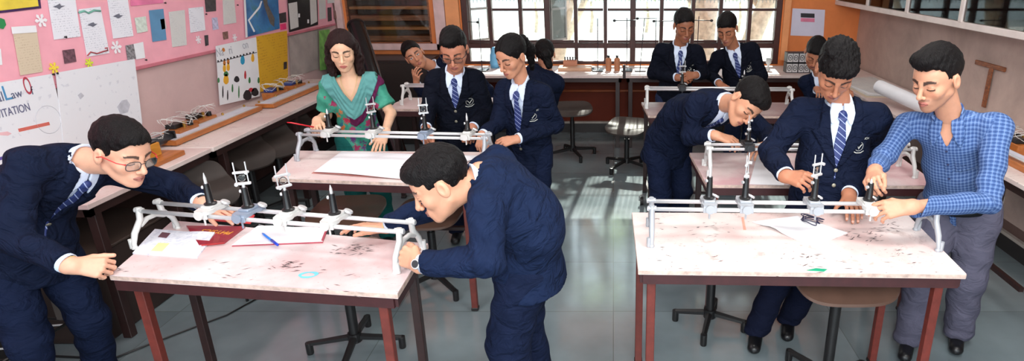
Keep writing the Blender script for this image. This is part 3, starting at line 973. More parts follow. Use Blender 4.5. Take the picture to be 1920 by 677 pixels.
def pen(label, a, b, mat, tipm, z, name='ball_pen', r=.0045):
    A, B = Vector((*pq([a], z)[0], z)), Vector((*pq([b], z)[0], z))
    t = thing(name, label, 'pen', A)
    d = B - A
    MB().tube([(0, 0, 0), d * .08, d * .75], [r * .6, r, r], 8).build('barrel', mat, t, smooth=True)
    MB().tube([d * .60, d * .99, d], [r * 1.25, r * 1.2, r * .7], 8).build('cap', tipm, t, smooth=True)
    return t
blue = simple('pen_blue', (36, 120, 220), .3, var=0)
pen('bright blue pen lying across the open notebook', (492, 437), (521, 459), blue, simple('pen_blue_dark', (20, 60, 190), .3, var=0), TOP + .0155)
# middle table sheets
sheet('red_chart_sheet', 'pinkish red sheet peeking out under the large white sheet on middle table', 'paper', pq([(584, 325), (775, 338), (790, 287), (650, 285)]), TOP, simple('sheet_red', (196, 128, 120), .6), .002, curl=lambda u, v: .006 * abs(math.sin(u * 7)) * (1 - v))
sheet('chart_paper', 'large blank white sheet spread on the middle table', 'paper', pq([(589, 322), (776, 336), (905, 292), (640, 284)], TOP + .010), TOP + .0105, paper, .0015, curl=lambda u, v: .004 * math.sin(u * 5) * (1 - v))
# right table
def t2curl(u, v):
    return .02 * max(0, 1 - u * 3.2) * max(0, 1 - v * 2.6) + .0
sheet('paper_sheet', 'loose white sheet with a curled corner on front right table', 'paper', pq([(1410, 416), (1526, 463), (1590, 437), (1495, 405)]), TOP + .001, paper, .0012, curl=lambda u, v: .014 * math.exp(-((u - .35) ** 2) / .02) * max(0, 1 - v * 3))
wr = thing('wire_coil', 'tangled dark blue wire on white sheet of front right table', 'wire', (*pq([(1519, 417)])[0], TOP + .004))
wm = MB()
for k in range(4):
    wm.tube([((.030 + .004 * k) * math.cos(a + k) * (1 + .2 * math.sin(3 * a + k)) + .004 * k, (.045 - .006 * k) * math.sin(a + k * .6) + .006 * k, .004 + .004 * k + .006 * math.sin(2 * a + k)) for a in [i * math.pi / 9 for i in range(18)]], .0022, 5, True)
wm.build('wire', simple('wire_navy', (34, 34, 66), .4, var=0), wr, smooth=True)
o = sheet('green_scrap', 'green paper scrap at the front edge of the right table', 'paper scrap', pq([(1512, 507), (1545, 509), (1551, 505), (1530, 503)]), TOP, simple('scrap_green', (0, 150, 112), .5, var=.1), .002)
o = sheet('pink_ribbon', 'short pink strip on front right table below the lens holder', 'ribbon', pq([(1394, 431), (1399, 431), (1394, 407), (1390, 408)]), TOP, simple('ribbon_pink', (244, 160, 140), .5, var=.1), .002)
sheet('chart_paper', 'white sheet on the inner right table beside the bending boy', 'paper', pq([(1405, 345), (1470, 347), (1470, 288), (1420, 290)]), TOP, paper, .0016)
# blue ink ring drawn on the table top
def ring_mark(px, py, rx, ry, mat, parent):
    c = pq([(px, py)])[0]
    m = MB()
    pts, fs = [], []
    n = 28
    for i in range(n):
        a = 2 * math.pi * i / n
        w = .004 + .004 * abs(math.sin(a * 1.5 + .6))
        for r_ in (-w, w):
            pts.append(((rx + r_) * math.cos(a), (ry + r_) * math.sin(a), 0))
    fs = [(2 * i, 2 * i + 1, (2 * i + 3) % (2 * n), (2 * i + 2) % (2 * n)) for i in range(n)]
    m.add(pts, fs)
    o = m.build('ink_ring', mat, parent)
    o.location = (c[0] - parent.location[0], c[1] - parent.location[1], TOP + .0008)
    return o
ring_mark(578, 515, .030, .020, simple('ink_cyan', (110, 196, 214), .5, var=.1), T1)
def scuff(parent, pxs, mat, seed):
    r = random.Random(seed)
    m = MB()
    for (px, py, L_, n) in pxs:
        for _ in range(n):
            c = pq([(px + r.uniform(-1, 1) * L_, py + r.uniform(-.35, .35) * L_)])[0]
            a = r.uniform(-.6, .9)
            l, w = r.uniform(.006, .022), r.uniform(.001, .0035)
            pts = [(c[0] - parent.location[0] + math.cos(a + t) * (l if i % 2 == 0 else w), c[1] - parent.location[1] + math.sin(a + t) * (l if i % 2 == 0 else w), TOP + .0006) for i, t in enumerate((0, math.pi / 2, math.pi, 3 * math.pi / 2))]
            m.add(pts, [(0, 1, 2, 3)])
    o = m.build('paint_scuffs', mat, parent)
    o['kind'] = 'stuff'
    return o
scf = simple('bare_scuff', (96, 84, 84), .7, var=.3)
scuff(T1, [(548, 495, 18, 16), (535, 500, 24, 10), (650, 468, 30, 26), (680, 465, 18, 18), (230, 505, 12, 4), (450, 505, 60, 10), (600, 530, 90, 8)], scf, 3)
scuff(T2, [(1500, 490, 40, 14), (1620, 440, 34, 34), (1660, 425, 26, 22), (1330, 430, 40, 16), (1290, 480, 70, 12), (1700, 480, 40, 12), (1560, 500, 60, 10), (1240, 420, 30, 8)], scf, 5)

# ================================================================= LEFT WALL: notice board and posters
bpink = simple('board_pink', (240, 168, 182), .75, var=.05)
XW = XL + .012
nb_ = thing('notice_board', 'long pink notice board covered in papers on left wall', 'notice board', (XL, 3.9, 0))
MB().box((.012, 0, 1.262 + .60), (.022, 6.2, 1.20)).build('board', bpink, nb_)
MB().box((.016, 0, 1.255), (.030, 6.2, .022), ch=.003).build('frame', simple('board_edge', (196, 112, 126), .6), nb_)
XB = XL + .0265
def wallquad(pts, X):
    return [atx(x, y, X) for x, y in pts]
def wsheet(name, label, cat, pts, mat, X=None, group=None, th=.0015, parent=None):
    """flat sheet pinned to the left wall; pts pixel corners TL TR BR BL"""
    X = X or XB
    q = wallquad(pts, X)
    c = q[0] if parent is None else tuple(parent.location)
    m = MB()
    n = len(q)
    vv = [(X - c[0] + (th if parent is None else .0), p[1] - c[1], p[2] - c[2]) for p in q]
    b = [(v[0] - th, v[1], v[2]) for v in vv]
    m.add(b + vv, [tuple(range(n)), tuple(range(2 * n - 1, n - 1, -1))] + [(i, (i + 1) % n, n + (i + 1) % n, n + i) for i in range(n)])
    o = m.build(name, mat, parent)
    if parent is None:
        o.location = c
        tag(o, label, cat, group)
    return o
def printed(name, bg, fg, sc=55, thr=.56):
    if name in MATS:
        return MATS[name]
    m, nt, bs = base_mat(name)
    v = coord(nt, (1, 1, 1))
    w = N(nt, 'ShaderNodeTexWave', Scale=sc * .45)
    w.bands_direction = 'Z'
    nt.links.new(v, w.inputs['Vector'])
    nz = noise(nt, coord(nt, (1, 1.0, 1.0)), sc * 2.2, 2)
    a = ramp(nt, w.outputs['Fac'], [(0.55, (0, 0, 0, 1)), (0.75, (1, 1, 1, 1))]).outputs[0]
    b = ramp(nt, nz, [(thr - .04, (0, 0, 0, 1)), (thr + .02, (1, 1, 1, 1))]).outputs[0]
    big = ramp(nt, noise(nt, v, 9, 1), [(0.42, (0, 0, 0, 1)), (0.5, (1, 1, 1, 1))]).outputs[0]
    f = math_n(nt, 'MULTIPLY', math_n(nt, 'MULTIPLY', a, b), math_n(nt, 'MULTIPLY', big, .75))
    nt.links.new(mixc(nt, f, srgb(*bg), srgb(*fg)), bs.inputs['Base Color'])
    bs.inputs['Roughness'].default_value = .7
    MATS[name] = m
    return m
pw = printed('print_white', (230, 230, 238), (176, 178, 192))
ptan = printed('print_tan', (210, 192, 168), (188, 166, 142))
pgrey = printed('print_grey', (212, 210, 208), (182, 182, 186), 80)
pblue = simple('paper_blue', (92, 140, 178), .7, var=.08)
dk = simple('photo_dark', (58, 52, 56), .5, var=.5, vscale=40)
wsheet('poster', 'yellow poster with purple border at top left corner of photo', 'poster', [(-40, -40), (70, -40), (77, 15), (-40, 29)], simple('poster_purple', (60, 28, 80), .5))
wsheet('poster_inner', 'yellow inner sheet of the purple bordered poster, top left', 'poster', [(-40, -40), (64, -40), (72, 11), (-40, 24)], simple('poster_yellow', (226, 200, 70), .5, var=.15, vscale=12), XB + .003)
wsheet('green_cutout', 'small green paper cutout on the pink board at far left', 'paper cutout', [(0, 33), (8, 36), (11, 46), (6, 54), (-2, 52)], simple('cut_green', (40, 130, 74), .6))
wsheet('notice', 'cream ruled notice on the pink board, left of the printed sheets', 'notice', [(22, 50), (67, 47), (80, 134), (38, 141)], ptan)
wsheet('notice_strip', 'pale header strip at top of the cream ruled notice', 'notice', [(21, 50), (67, 47), (69, 60), (23, 63)], paper, XB + .003)
wsheet('notice', 'white scrap at the left frame edge on the pink board', 'notice', [(-20, 92), (1, 91), (4, 121), (-20, 124)], paper)
gN = 'printed white notices on the pink board'
wsheet('notice', 'tall printed white notice, leftmost of three with bird drawings', 'notice', [(86, -20), (138, -22), (151, 68), (101, 74)], pw, group=gN)
wsheet('notice', 'printed white notice with green wavy heading, middle of three', 'notice', [(147, 17), (188, 12), (205, 99), (163, 106)], pw, group=gN)
wsheet('notice', 'tall printed white notice, rightmost of three with plane drawing', 'notice', [(198, -20), (236, -22), (250, 67), (212, 72)], pw, group=gN)
def wtube(name, label, cat, pts, r, mat, X=None, closed=False):
    q = wallquad(pts, X or XB + .004)
    m = MB()
    m.tube([(0, p[1] - q[0][1], p[2] - q[0][2]) for p in q], r, 6, closed)
    o = m.build(name, mat, None, smooth=True)
    o.location = q[0]
    return tag(o, label, cat)
wtube('wavy_trim', 'green wavy paper trim at the top of the middle printed notice', 'paper trim', [(148, 23), (158, 20), (166, 24), (176, 19), (188, 20)], .006, simple('trim_green', (116, 176, 160), .6))
wtube('ribbon', 'red curled ribbon at the foot of the middle printed notice', 'ribbon', [(164, 104), (170, 97), (182, 100), (194, 96), (202, 94), (201, 89), (197, 90)], .004, simple('ribbon_red', (170, 70, 78), .6))
for i, (px, py, s_) in enumerate(((110, 12, 1.0), (173, 46, .8), (221, 30, .8))):
    wsheet('line_drawing', ['small drawing on the leftmost tall notice', 'small drawing on the notice with green heading', 'small drawing on the rightmost tall notice'][i], 'drawing',
           [(px - 11 * s_, py), (px - 3, py - 3), (px + 2, py - 6 * s_), (px + 4, py - 2), (px + 12 * s_, py - 2), (px + 4, py + 2), (px + 1, py + 5 * s_), (px - 3, py + 2)], simple('drawing_grey', (110, 112, 126), .7), XB + .003)
small = [
    ('photo_card', 'small dark square picture card above the white charts', [(117, 94), (139, 91), (143, 115), (121, 119)], simple('card_pic', (106, 72, 84), .5, var=.6, vscale=60)),
    ('photo_card', 'small greenish square card right of the tall notices', [(252, 33), (273, 30), (277, 58), (257, 62)], simple('card_green', (206, 216, 206), .6, var=.2, vscale=50)),
    ('blue_card', 'blue paper card on the pink board', [(279, 19), (306, 16), (312, 74), (286, 78)], pblue),
    ('photo_card', 'small white card overlapping the blue card', [(300, 36), (309, 34), (312, 53), (303, 55)], pgrey),
    ('notice', 'grey printed notice with black heading right of blue card', [(316, 22), (346, 18), (350, 84), (323, 88)], pgrey),
    ('notice', 'small white notice with dark photo near upper edge of board', [(353, 15), (381, 12), (385, 56), (357, 61)], pw),
    ('photo_card', 'dark portrait photo at the top of the pink board', [(383, -10), (404, -12), (405, 20), (386, 22)], dk),
    ('notice', 'pale notice right of the dark portrait photo', [(417, -10), (438, -12), (443, 42), (419, 46)], pgrey),
    ('photo_card', 'small lilac picture card under the dark portrait', [(397, 33), (407, 32), (410, 54), (399, 56)], simple('card_lilac', (190, 186, 214), .6, var=.3, vscale=50)),
    ('photo_card', 'narrow dark card below the small white notice', [(383, 66), (390, 65), (391, 84), (385, 86)], dk),
    ('photo_card', 'little brown card left of the blue poster foot', [(417, 60), (427, 58), (428, 72), (419, 74)], simple('card_brown', (128, 92, 84), .6, var=.4, vscale=60)),
    ('photo_card', 'black and white figure card beside chart top corner', [(235, 85), (250, 82), (255, 110), (239, 112)], simple('card_bw', (130, 126, 130), .6, var=.8, vscale=70)),
    ('notice', 'blank white card next to the black and white figure', [(250, 82), (268, 78), (272, 108), (255, 111)], paper),
    ('notice', 'pink folded sheet at the top edge of board', [(243, -20), (305, -24), (306, 5), (245, 11)], simple('pink_hot', (226, 120, 160), .6)),
    ('photo_card', 'dark small card right of the blue poster', [(523, 25), (536, 22), (537, 41), (525, 43)], dk),
    ('pink_card', 'hot pink card under the dark card beside blue poster', [(525, 45), (536, 43), (537, 54), (526, 56)], simple('pink_bright', (236, 60, 120), .6)),
    ('notice', 'white notice between black poster and board end', [(597, -10), (610, -12), (611, 34), (599, 36)], pgrey),
    ('notice', 'pale notice at the far end of the pink board', [(613, -10), (633, -12), (634, 4), (614, 6)], pgrey),
    ('photo_card', 'tall dark card at the far end of pink board', [(614, 14), (621, 13), (622, 38), (615, 40)], dk),
    ('photo_card', 'small brown card at the far end of pink board', [(625, 20), (630, 19), (631, 34), (626, 35)], simple('card_brown', (128, 92, 84), .6, var=.4, vscale=60)),
]
for nm, lab, pts, mt in small:
    wsheet(nm, lab, 'card' if 'card' in nm else 'notice', pts, mt)
def flower(label, px, py, r, mat):
    c = atx(px, py, XB + .002)
    m = MB()
    for k in range(6):
        a = k * math.pi / 3
        m.add([(0, 0, 0), (0, r * math.cos(a - .35), r * math.sin(a - .35)), (0.001, 1.3 * r * math.cos(a), 1.3 * r * math.sin(a)), (0, r * math.cos(a + .35), r * math.sin(a + .35))], [(0, 1, 2, 3)])
    m.lathe([(.001, 0), (r * .4, 0), (r * .4, .003), (.001, .003)], (0, 0, 0), 10, (1, 0, 0))
    o = m.build('paper_flower', mat, None)
    o.location = c
    return tag(o, label, 'paper flower', 'paper flowers on the board')
fw = simple('flower_white', (236, 232, 236), .7, var=0)
flower('white paper flower left of the tall printed notices', 77, 38, .030, fw)
flower('white paper flower below the rightmost tall notice', 218, 88, .034, fw)
flower('white paper flower by the narrow dark card', 372, 74, .026, fw)
flower('white paper flower left of blue poster lower corner', 440, 70, .026, fw)
flower('yellow paper flower at the joint of the white charts', 101, 127, .026, simple('flower_yellow', (240, 214, 70), .7, var=0))
flower('lime green paper flower above the right white chart', 167, 118, .024, simple('flower_lime', (212, 226, 60), .7, var=0))
# big white charts hanging over the board edge
Xc = XB + .006
chartm = printed('chart_white', (226, 226, 232), (204, 204, 214), 14, .62)
c1 = wsheet('wall_chart', 'large white chart lettered about law of gravitation, left wall', 'chart', [(-60, 164), (97, 138), (124, 248), (128, 340), (-60, 372)], chartm, Xc, th=.002)
c2 = wsheet('wall_chart', 'large blank-looking white chart right of the gravitation chart', 'chart', [(104, 136), (252, 110), (266, 228), (264, 262), (122, 300)], chartm, Xc + .003, th=.002)
def wtext(body, px, py, size, mat, parent, X, sx=1.0, rot=0.0):
    p = atx(px, py, X)
    c = parent.location
    R = Matrix.Rotation(rot, 4, 'X') @ (Matrix.Rotation(math.pi / 2, 4, 'Z') @ Matrix.Rotation(math.pi / 2, 4, 'X'))
    o = text('lettering', body, size, mat, parent, (X - c[0], p[1] - c[1], p[2] - c[2]), R.to_euler(), sx=sx)
    o.scale = (sx, 1, 1)
    return o
lt1 = simple('lettering_navy', (96, 100, 126), .6, var=0)
lt2 = simple('lettering_blue', (74, 140, 186), .6, var=0)
lt3 = simple('lettering_red', (178, 60, 78), .6, var=0)
wtext('al', 0, 182, .07, lt1, c1, Xc + .0035, .9)
wtext('L', 13, 175, .105, lt2, c1, Xc + .0035, .9)
wtext('aw', 31, 176, .060, lt1, c1, Xc + .0035, .9)
wtext('O', 52, 162, .13, lt3, c1, Xc + .0035, .42)
wtext('f', 60, 170, .06, lt1, c1, Xc + .0035, .9)
wtext('GRAVITATION', 12, 211, .058, simple('lettering_soft', (96, 96, 128), .7, var=0), c1, Xc + .0035, .70)
wtext('F', 6, 318, .17, simple('lettering_violet', (90, 70, 150), .6, var=0), c1, Xc + .0035, .9)
wsheet('red_arrow', '', '', [(34, 241), (92, 228), (94, 234), (36, 247)], simple('arrow_red', (206, 104, 92), .6), Xc + .003, parent=c1)
wsheet('pink_arrow', '', '', [(0, 248), (14, 246), (22, 250), (15, 254), (0, 253)], simple('arrow_pink', (226, 180, 186), .6), Xc + .003, parent=c1)
def ringw(parent, px, py, ry, rz, X, mat, r=.0015):
    p = atx(px, py, X)
    c = parent.location
    m = MB()
    m.tube([(X - c[0], p[1] - c[1] + ry * math.cos(a), p[2] - c[2] + rz * math.sin(a)) for a in [i * math.pi / 14 for i in range(28)]], r, 4, True)
    return m.build('drawn_circle', mat, parent)
pencil = simple('pencil_grey', (176, 176, 186), .7, var=0)
ringw(c1, 91, 224, .075, .075, Xc + .002, pencil)
wsheet('smudge', '', '', [(220, 200), (228, 188), (238, 186), (244, 196), (240, 210), (226, 214)], simple('smudge_grey', (186, 186, 196), .7, var=.15, vscale=30), Xc + .0062, parent=c2)
wsheet('smudge', '', '', [(146, 178), (152, 173), (158, 179), (151, 186)], simple('smudge_grey', (186, 186, 196), .7, var=.15, vscale=30), Xc + .0062, parent=c2)
# festival posters further along
def doodle_poster():
    p = wsheet('drawing_poster', 'white hand-drawn poster with colourful figures above the left bench', 'poster', [(404, 86), (481, 69), (487, 160), (487, 180), (412, 197)], paper, Xc, th=.002)
    r = random.Random(7)
    cols = [simple('dd_%d' % i, c, .6, var=0) for i, c in enumerate([(230, 170, 40), (40, 150, 190), (60, 120, 70), (190, 50, 60), (40, 36, 40), (200, 120, 50)])]
    def blob(px, py, w, h, mt, nm='drawn_figure'):
        n = 10
        pts = [(px + w * math.cos(a) * (1 + .15 * math.sin(3 * a)), py + h * math.sin(a)) for a in [2 * math.pi * i / n for i in range(n)]]
        wsheet(nm, '', '', pts, mt, Xc + .003, parent=p)
    for px, py, w, h, k in ((421, 127, 3, 8, 0), (428, 125, 3, 8, 0), (421, 117, 2.5, 5, 5), (428, 115, 2.5, 5, 5), (424, 148, 5, 10, 0), (424, 138, 4.5, 5, 2), (455, 112, 4, 9, 1), (474, 108, 3, 8, 0),
                            (444, 148, 5, 6, 4), (460, 140, 2, 8, 3), (468, 150, 2, 6, 2), (464, 178, 8, 10, 4), (478, 172, 7, 8, 4), (471, 168, 5, 4, 3), (436, 165, 1.5, 8, 2), (418, 172, 1.2, 12, 4), (427, 178, 1.2, 10, 4), (448, 172, 1.2, 12, 2), (410, 150, 2, 5, 2), (419, 93, 3, 4, 5), (485, 150, 2, 6, 2)):
        blob(px, py, w, h, cols[k])
    for k in range(12):
        px = 409 + k * 6
        py = 114 - k * 1.5
        blob(px, py, 1.6, 1.6, cols[4], 'drawn_bunting')
    wsheet('bunting_line', '', '', [(407, 116), (482, 97), (482, 98.2), (407, 117.2)], cols[4], Xc + .003, parent=p)
    for s_, px, py in (('Na', 412, 98), ('ri', 432, 94), ('on', 460, 84)):
        wtext(s_, px, py, .09, pencil, p, Xc + .0035, .9)
    return p
doodle_poster()
yl = printed('print_yellow', (214, 164, 36), (176, 126, 34), 30, .55)
yp = wsheet('yellow_poster', 'mustard yellow handwritten poster beside the drawing poster', 'poster', [(480, 68), (538, 57), (540, 160), (488, 172)], yl, Xc + .001, th=.002)
wsheet('photo_patch', '', '', [(532, 116), (538, 115), (538, 128), (532, 130)], dk, Xc + .004, parent=yp)
def planet_mat():
    m, nt, bs = base_mat('poster_blue_map')
    v = coord(nt)
    n1 = noise(nt, v, 6, 4)
    r = ramp(nt, n1, [(0.35, srgb(36, 84, 140)), (0.6, srgb(66, 130, 184)), (0.75, srgb(70, 120, 110))])
    nt.links.new(r.outputs[0], bs.inputs['Base Color'])
    bs.inputs['Roughness'].default_value = .3
    return m
bp = wsheet('blue_poster', 'glossy blue poster with white chalk lines on the pink board', 'poster', [(457, -30), (519, -40), (524, 53), (462, 69)], planet_mat(), Xc, th=.003)
wsheet('white_line', '', '', [(468, 38), (488, 14), (492, 2), (489.5, 1), (485.5, 12), (465, 37), (476, 60), (478.5, 58)], paper, Xc + .004, parent=bp)
wsheet('brown_band', '', '', [(486, -30), (498, -30), (502, 8), (515, 34), (514, 50), (507, 44), (496, 12)], simple('brown_band', (96, 90, 86), .5, var=.3, vscale=30), Xc + .004, parent=bp)
wsheet('left_margin', '', '', [(456, -30), (459, -30), (464.5, 69), (461, 70)], paper, Xc + .004, parent=bp)
kp = wsheet('black_poster', 'black poster with two white text panels near the board end', 'poster', [(538, -20), (594, -28), (596, 46), (542, 60)], simple('poster_black', (26, 26, 30), .4, var=.1), Xc, th=.003)
wsheet('text_panel', '', '', [(541, 6), (557, 3), (560, 50), (545, 55)], pgrey, Xc + .004, parent=kp)
wsheet('text_panel', '', '', [(581, -4), (593, -6), (595, 40), (583, 46)], pgrey, Xc + .004, parent=kp)
for px, py in ((561, 29), (578, 40)):
    wsheet('white_spot', '', '', [(px - 1.5, py - 4), (px + 1.5, py - 4), (px + 1.5, py + 3), (px - 1.5, py + 3)], paper, Xc + .004, parent=kp)
wsheet('green_drawing', 'green and yellow drawing partly behind the woman in green', 'poster', [(598, 57), (618, 54), (620, 128), (600, 132)], simple('drawing_green', (120, 176, 90), .6, var=.4, vscale=14), Xc)
wsheet('grey_panel', 'grey metal panel on wall below the black poster', 'panel', [(541, 66), (596, 54), (598, 128), (545, 146)], simple('panel_grey', (168, 158, 154), .5, var=.15), XL + .008)
# push pins
pinb = simple('pin_black', (24, 22, 26), .4, var=0)
for k, (px, py) in enumerate(((99, 139), (106, 137), (273, 112), (122, 69), (386, 26), (445, 9), (309, 5))):
    c = atx(px, py, XB + .010)
    o = thing('push_pin', ['black pin at the top left of chart joint', 'black pin just right of the chart joint', 'black pin beside the blank white card', 'black pin at foot of leftmost tall notice', 'black pin under the dark portrait photo', 'black pin right of the pale notice', 'black pin at the pink folded sheet'][k], 'pin', c)
    MB().lathe([(.001, 0), (.004, 0), (.004, .006), (.007, .010), (.001, .012)], (-.003, 0, 0), 8, (1, 0, 0)).build('pin_head', pinb, o)
    MB().tube([(-.010, 0, 0), (0, 0, 0)], .001, 5).build('pin_shaft', silver, o)

# ================================================================= APPARATUS ON THE LEFT BENCH
wood_y = wood_mat('teak_yellow', (176, 112, 30), (212, 148, 58), .35, (20, 3, 20))
wood_o = wood_mat('teak_orange', (150, 84, 36), (190, 116, 60), .35, (20, 3, 20))
cream_in = simple('meter_scale', (206, 208, 220), .4, var=.1)
brass = simple('brass', (180, 140, 70), .3, metal=.8)
whitewire = simple('white_wire', (220, 220, 216), .5, var=0)
def wires(parent, c, n, spread, seed, mat=whitewire, r=.0018):
    rr = random.Random(seed)
    m = MB()
    for k in range(n):
        p = Vector(c)
        pts = []
        a = rr.uniform(0, 6.28)
        for i in range(9):
            pts.append(p + Vector((spread[0] * math.sin(a + i * .9) * .5, spread[1] * (i / 8 - .5) + .02 * math.cos(a * 2 + i), spread[2] * .7 * abs(math.sin(i * .6 + a)) + .003)))
        m.tube(pts, r * .75, 5)
    return m.build('wire', mat, parent, smooth=True)
def resistance_box(label, x, y, rz):
    t = thing('resistance_box', label, 'resistance box', (x, y, TOP), rz)
    MB().box((0, 0, .015), (.27, .42, .030), ch=.003).build('base_board', wood_o, t)
    MB().box((-.02, -.02, .070), (.17, .27, .078), ch=.003).build('wooden_case', wood_y, t)
    MB().box((-.02, -.02, .112), (.15, .25, .008)).build('ebonite_top', blackp, t)
    for i in range(2):
        for j in range(8):
            MB().lathe([(.001, 0), (.011, 0), (.011, .014), (.006, .018), (.007, .03), (.001, .03)], (-.06 + .075 * i, -.125 + .030 * j, .116), 10).build('plug', brass if (i + j) % 3 else castd, t, auto=40)
    MB().lathe([(.001, 0), (.014, 0), (.014, .01), (.001, .012)], (.10, -.16, .030), 12).build('terminal', blackp, t)
    wires(t, (-.03, 0, .12), 4, (.10, .2, .03), 5)
    return t
resistance_box('yellow wooden resistance box on orange board at near end of left bench', -2.755, 3.40, .0)
def meter_bridge(label, x, y0, y1, w=.12):
    t = thing('meter_bridge', label, 'meter bridge', (x, (y0 + y1) / 2, TOP))
    L = y1 - y0
    MB().box((0, 0, .022), (w, L, .030), ch=.002).build('wooden_base', wood_o, t)
    for s in (-1, 1):
        MB().box((0, s * (L / 2 - .05), .004), (w * .9, .03, .008)).build('foot', wood_o, t)
    MB().box((-.01, 0, .0375), (w * .55, L * .95, .003)).build('scale', cream_in, t)
    MB().box((w * .30, 0, .0385), (.018, L * .96, .004)).build('metal_strip', silver, t)
    MB().box((-w * .40, 0, .0385), (.014, L * .96, .004)).build('metal_strip', silver, t)
    for s in (-1, -.4, .4, 1):
        MB().lathe([(.001, 0), (.008, 0), (.008, .016), (.001, .018)], (-w * .40, s * L * .46, .040), 10).build('terminal', brass, t)
    return t
meter_bridge('long orange wooden meter bridge with pale scale on left bench', -2.85, 3.78, 4.80, .13)
meter_bridge('shorter meter bridge at far end of left bench, behind woman\'s arm', -2.80, 4.86, 5.80, .15)
def small_kit(label, x, y, seed, woodc=wood_o, blue_=False):
    t = thing('circuit_kit', label, 'apparatus', (x, y, TOP))
    MB().box((0, 0, .03), (.12, .20, .06), ch=.003).build('wooden_block', woodc, t)
    k = MB().box((-.02, -.02, .075), (.07, .10, .03), ch=.004).build('switch_box', simple('kit_blue', (50, 66, 130), .4) if blue_ else blackp, t)
    MB().lathe([(.001, 0), (.018, 0), (.018, .03), (.001, .032)], (.03, .06, .06), 12).build('terminal', blackp, t)
    MB().lathe([(.001, 0), (.010, 0), (.010, .04), (.001, .042)], (.03, .0, .06), 12).build('terminal', brass, t)
    wires(t, (0, 0, .07), 5, (.12, .26, .09), seed)
    return t
small_kit('small circuit kit with white wires beside the yellow resistance box', -2.93, 4.05, 3)
small_kit('small black circuit kit with loose wires behind the long meter bridge', -2.97, 4.32, 8)
small_kit('circuit kit with blue switch and wires at far end of left bench', -2.93, 5.28, 11, wood_o, True)
small_kit('circuit kit with dark terminals at the far end, nearest the woman', -2.92, 5.60, 14, wood_o, True)
rh = thing('rheostat', 'black wire-wound rheostat lying behind the white wires on left bench', 'rheostat', (-2.86, 3.72, TOP))
MB().tube([(0, -.12, .05), (0, .12, .05)], .028, 14).build('coil', castd, rh, smooth=True)
for s in (-1, 1):
    MB().box((0, s * .125, .045), (.07, .012, .09), ch=.003).build('end_plate', blackp, rh)
MB().tube([(0, -.12, .095), (0, .12, .095)], .004, 6).build('slider_rod', silver, rh)
wires(rh, (-.02, .0, .06), 3, (.1, .2, .05), 21)

# ================================================================= BACK BENCH OBJECTS
def bottle(label, px, mat):
    p = aty(px, 128, 6.72)
    t = thing('reagent_bottle', label, 'bottle', (p[0], 6.72, TOP), group='brown bottles on the window bench')
    MB().lathe([(.001, 0), (.030, 0), (.032, .008), (.032, .125), (.018, .14), (.001, .14)], n=18).build('bottle_body', mat, t, auto=35)
    MB().lathe([(.001, .14), (.014, .14), (.014, .165), (.001, .168)], n=12).build('cap', blackp, t, auto=35)
tanb = simple('bottle_tan', (176, 118, 84), .4)
bottle('tan brown bottle with black cap on window bench, left of the pair', 1141, tanb)
bottle('tan brown bottle with black cap on window bench, right of the pair', 1157, tanb)
t = thing('test_tube_box', 'small wooden box with row of black-topped tubes on window bench', 'box', (aty(1070, 125, 6.9)[0], 6.85, TOP + .036))
MB().box((0, 0, .03), (.15, .07, .06), ch=.003).build('wooden_box', wood_mat('box_wood', (170, 104, 76), (200, 140, 110), .5), t)
for k in range(5):
    MB().lathe([(.001, .058), (.008, .058), (.008, .082), (.010, .084), (.010, .094), (.001, .096)], (-.056 + .028 * k, 0, 0), 10).build('tube', blackp if k % 2 == 0 else castd, t)
t = thing('flat_wooden_tray', 'flat wooden tray under the tube box on window bench', 'tray', (aty(1078, 130, 6.72)[0], 6.78, TOP))
MB().box((0, 0, .018), (.36, .22, .036), ch=.004).build('tray_body', wood_mat('tray_wood', (186, 140, 110), (214, 176, 148), .5), t)
MB().box((.19, 0, .014), (.03, .05, .012), ch=.003).build('tray_handle', castd, t)
def stand(label, px, ptop, Y=6.72, boss=None, lean=0):
    p = aty(px, 128, Y)
    h = aty(px, ptop, Y)[2] - TOP
    t = thing('retort_stand', label, 'retort stand', (p[0], Y, TOP), group='retort stands on the window bench')
    MB().box((0, 0, .006), (.12, .18, .012), ch=.004).build('base', castd, t)
    MB().tube([(0, 0, .01), (lean, 0, h)], .0045, 8).build('rod', simple('iron_dark', (60, 44, 52), .35, metal=.4), t)
    if boss:
        for (x0, x1, py) in boss:
            z = aty(px, py, Y)[2] - TOP
            a, b = aty(x0, py, Y)[0] - p[0], aty(x1, py, Y)[0] - p[0]
            arm = MB().tube([(a, -.012, z), (b, -.012, z + .004)], .0045, 8).build('clamp_arm', castd, t)
            MB().ell((a, -.012, z), (.017, .013, .014)).build('clamp_head', blackp, arm, smooth=True)
stand('retort stand left of the girl, thin arm to the left', 904, 33, boss=[(896, 876, 41)])
stand('retort stand behind the girl, right of the small wooden box', 1121, 34)
stand('retort stand left of the standing boys, black clamp head at left', 1175, 33, boss=[(1152, 1192, 38)])
stand('leaning retort stand just left of the tallest boy, clamp head at left', 1200, 34, boss=[(1195, 1232, 34)], lean=.04)
stand('retort stand behind the tallest boy with hanging black clamp', 1228, 36, boss=[(1226, 1262, 39)])
stand('retort stand between the heads of the two standing boys', 1306, 30, boss=[(1334, 1296, 38)])
t = thing('plastic_bag', 'light blue plastic bag hanging at window between boy and girl', 'bag', (aty(925, 100, 6.85)[0], 6.90, TOP))
MB().tube([(0, 0, 0), (0, 0, .05), (0, 0, .14), (.005, 0, .20), (.0, 0, .23)], [.045, .055, .050, .035, .018], 12).build('bag_body', simple('bag_blue', (110, 180, 222), .4), t, smooth=True)
t = thing('glass_apparatus', 'small clear glass stand on window bench right of the leaning-in boy', 'glassware', (aty(1440, 128, 6.75)[0], 6.75, TOP))
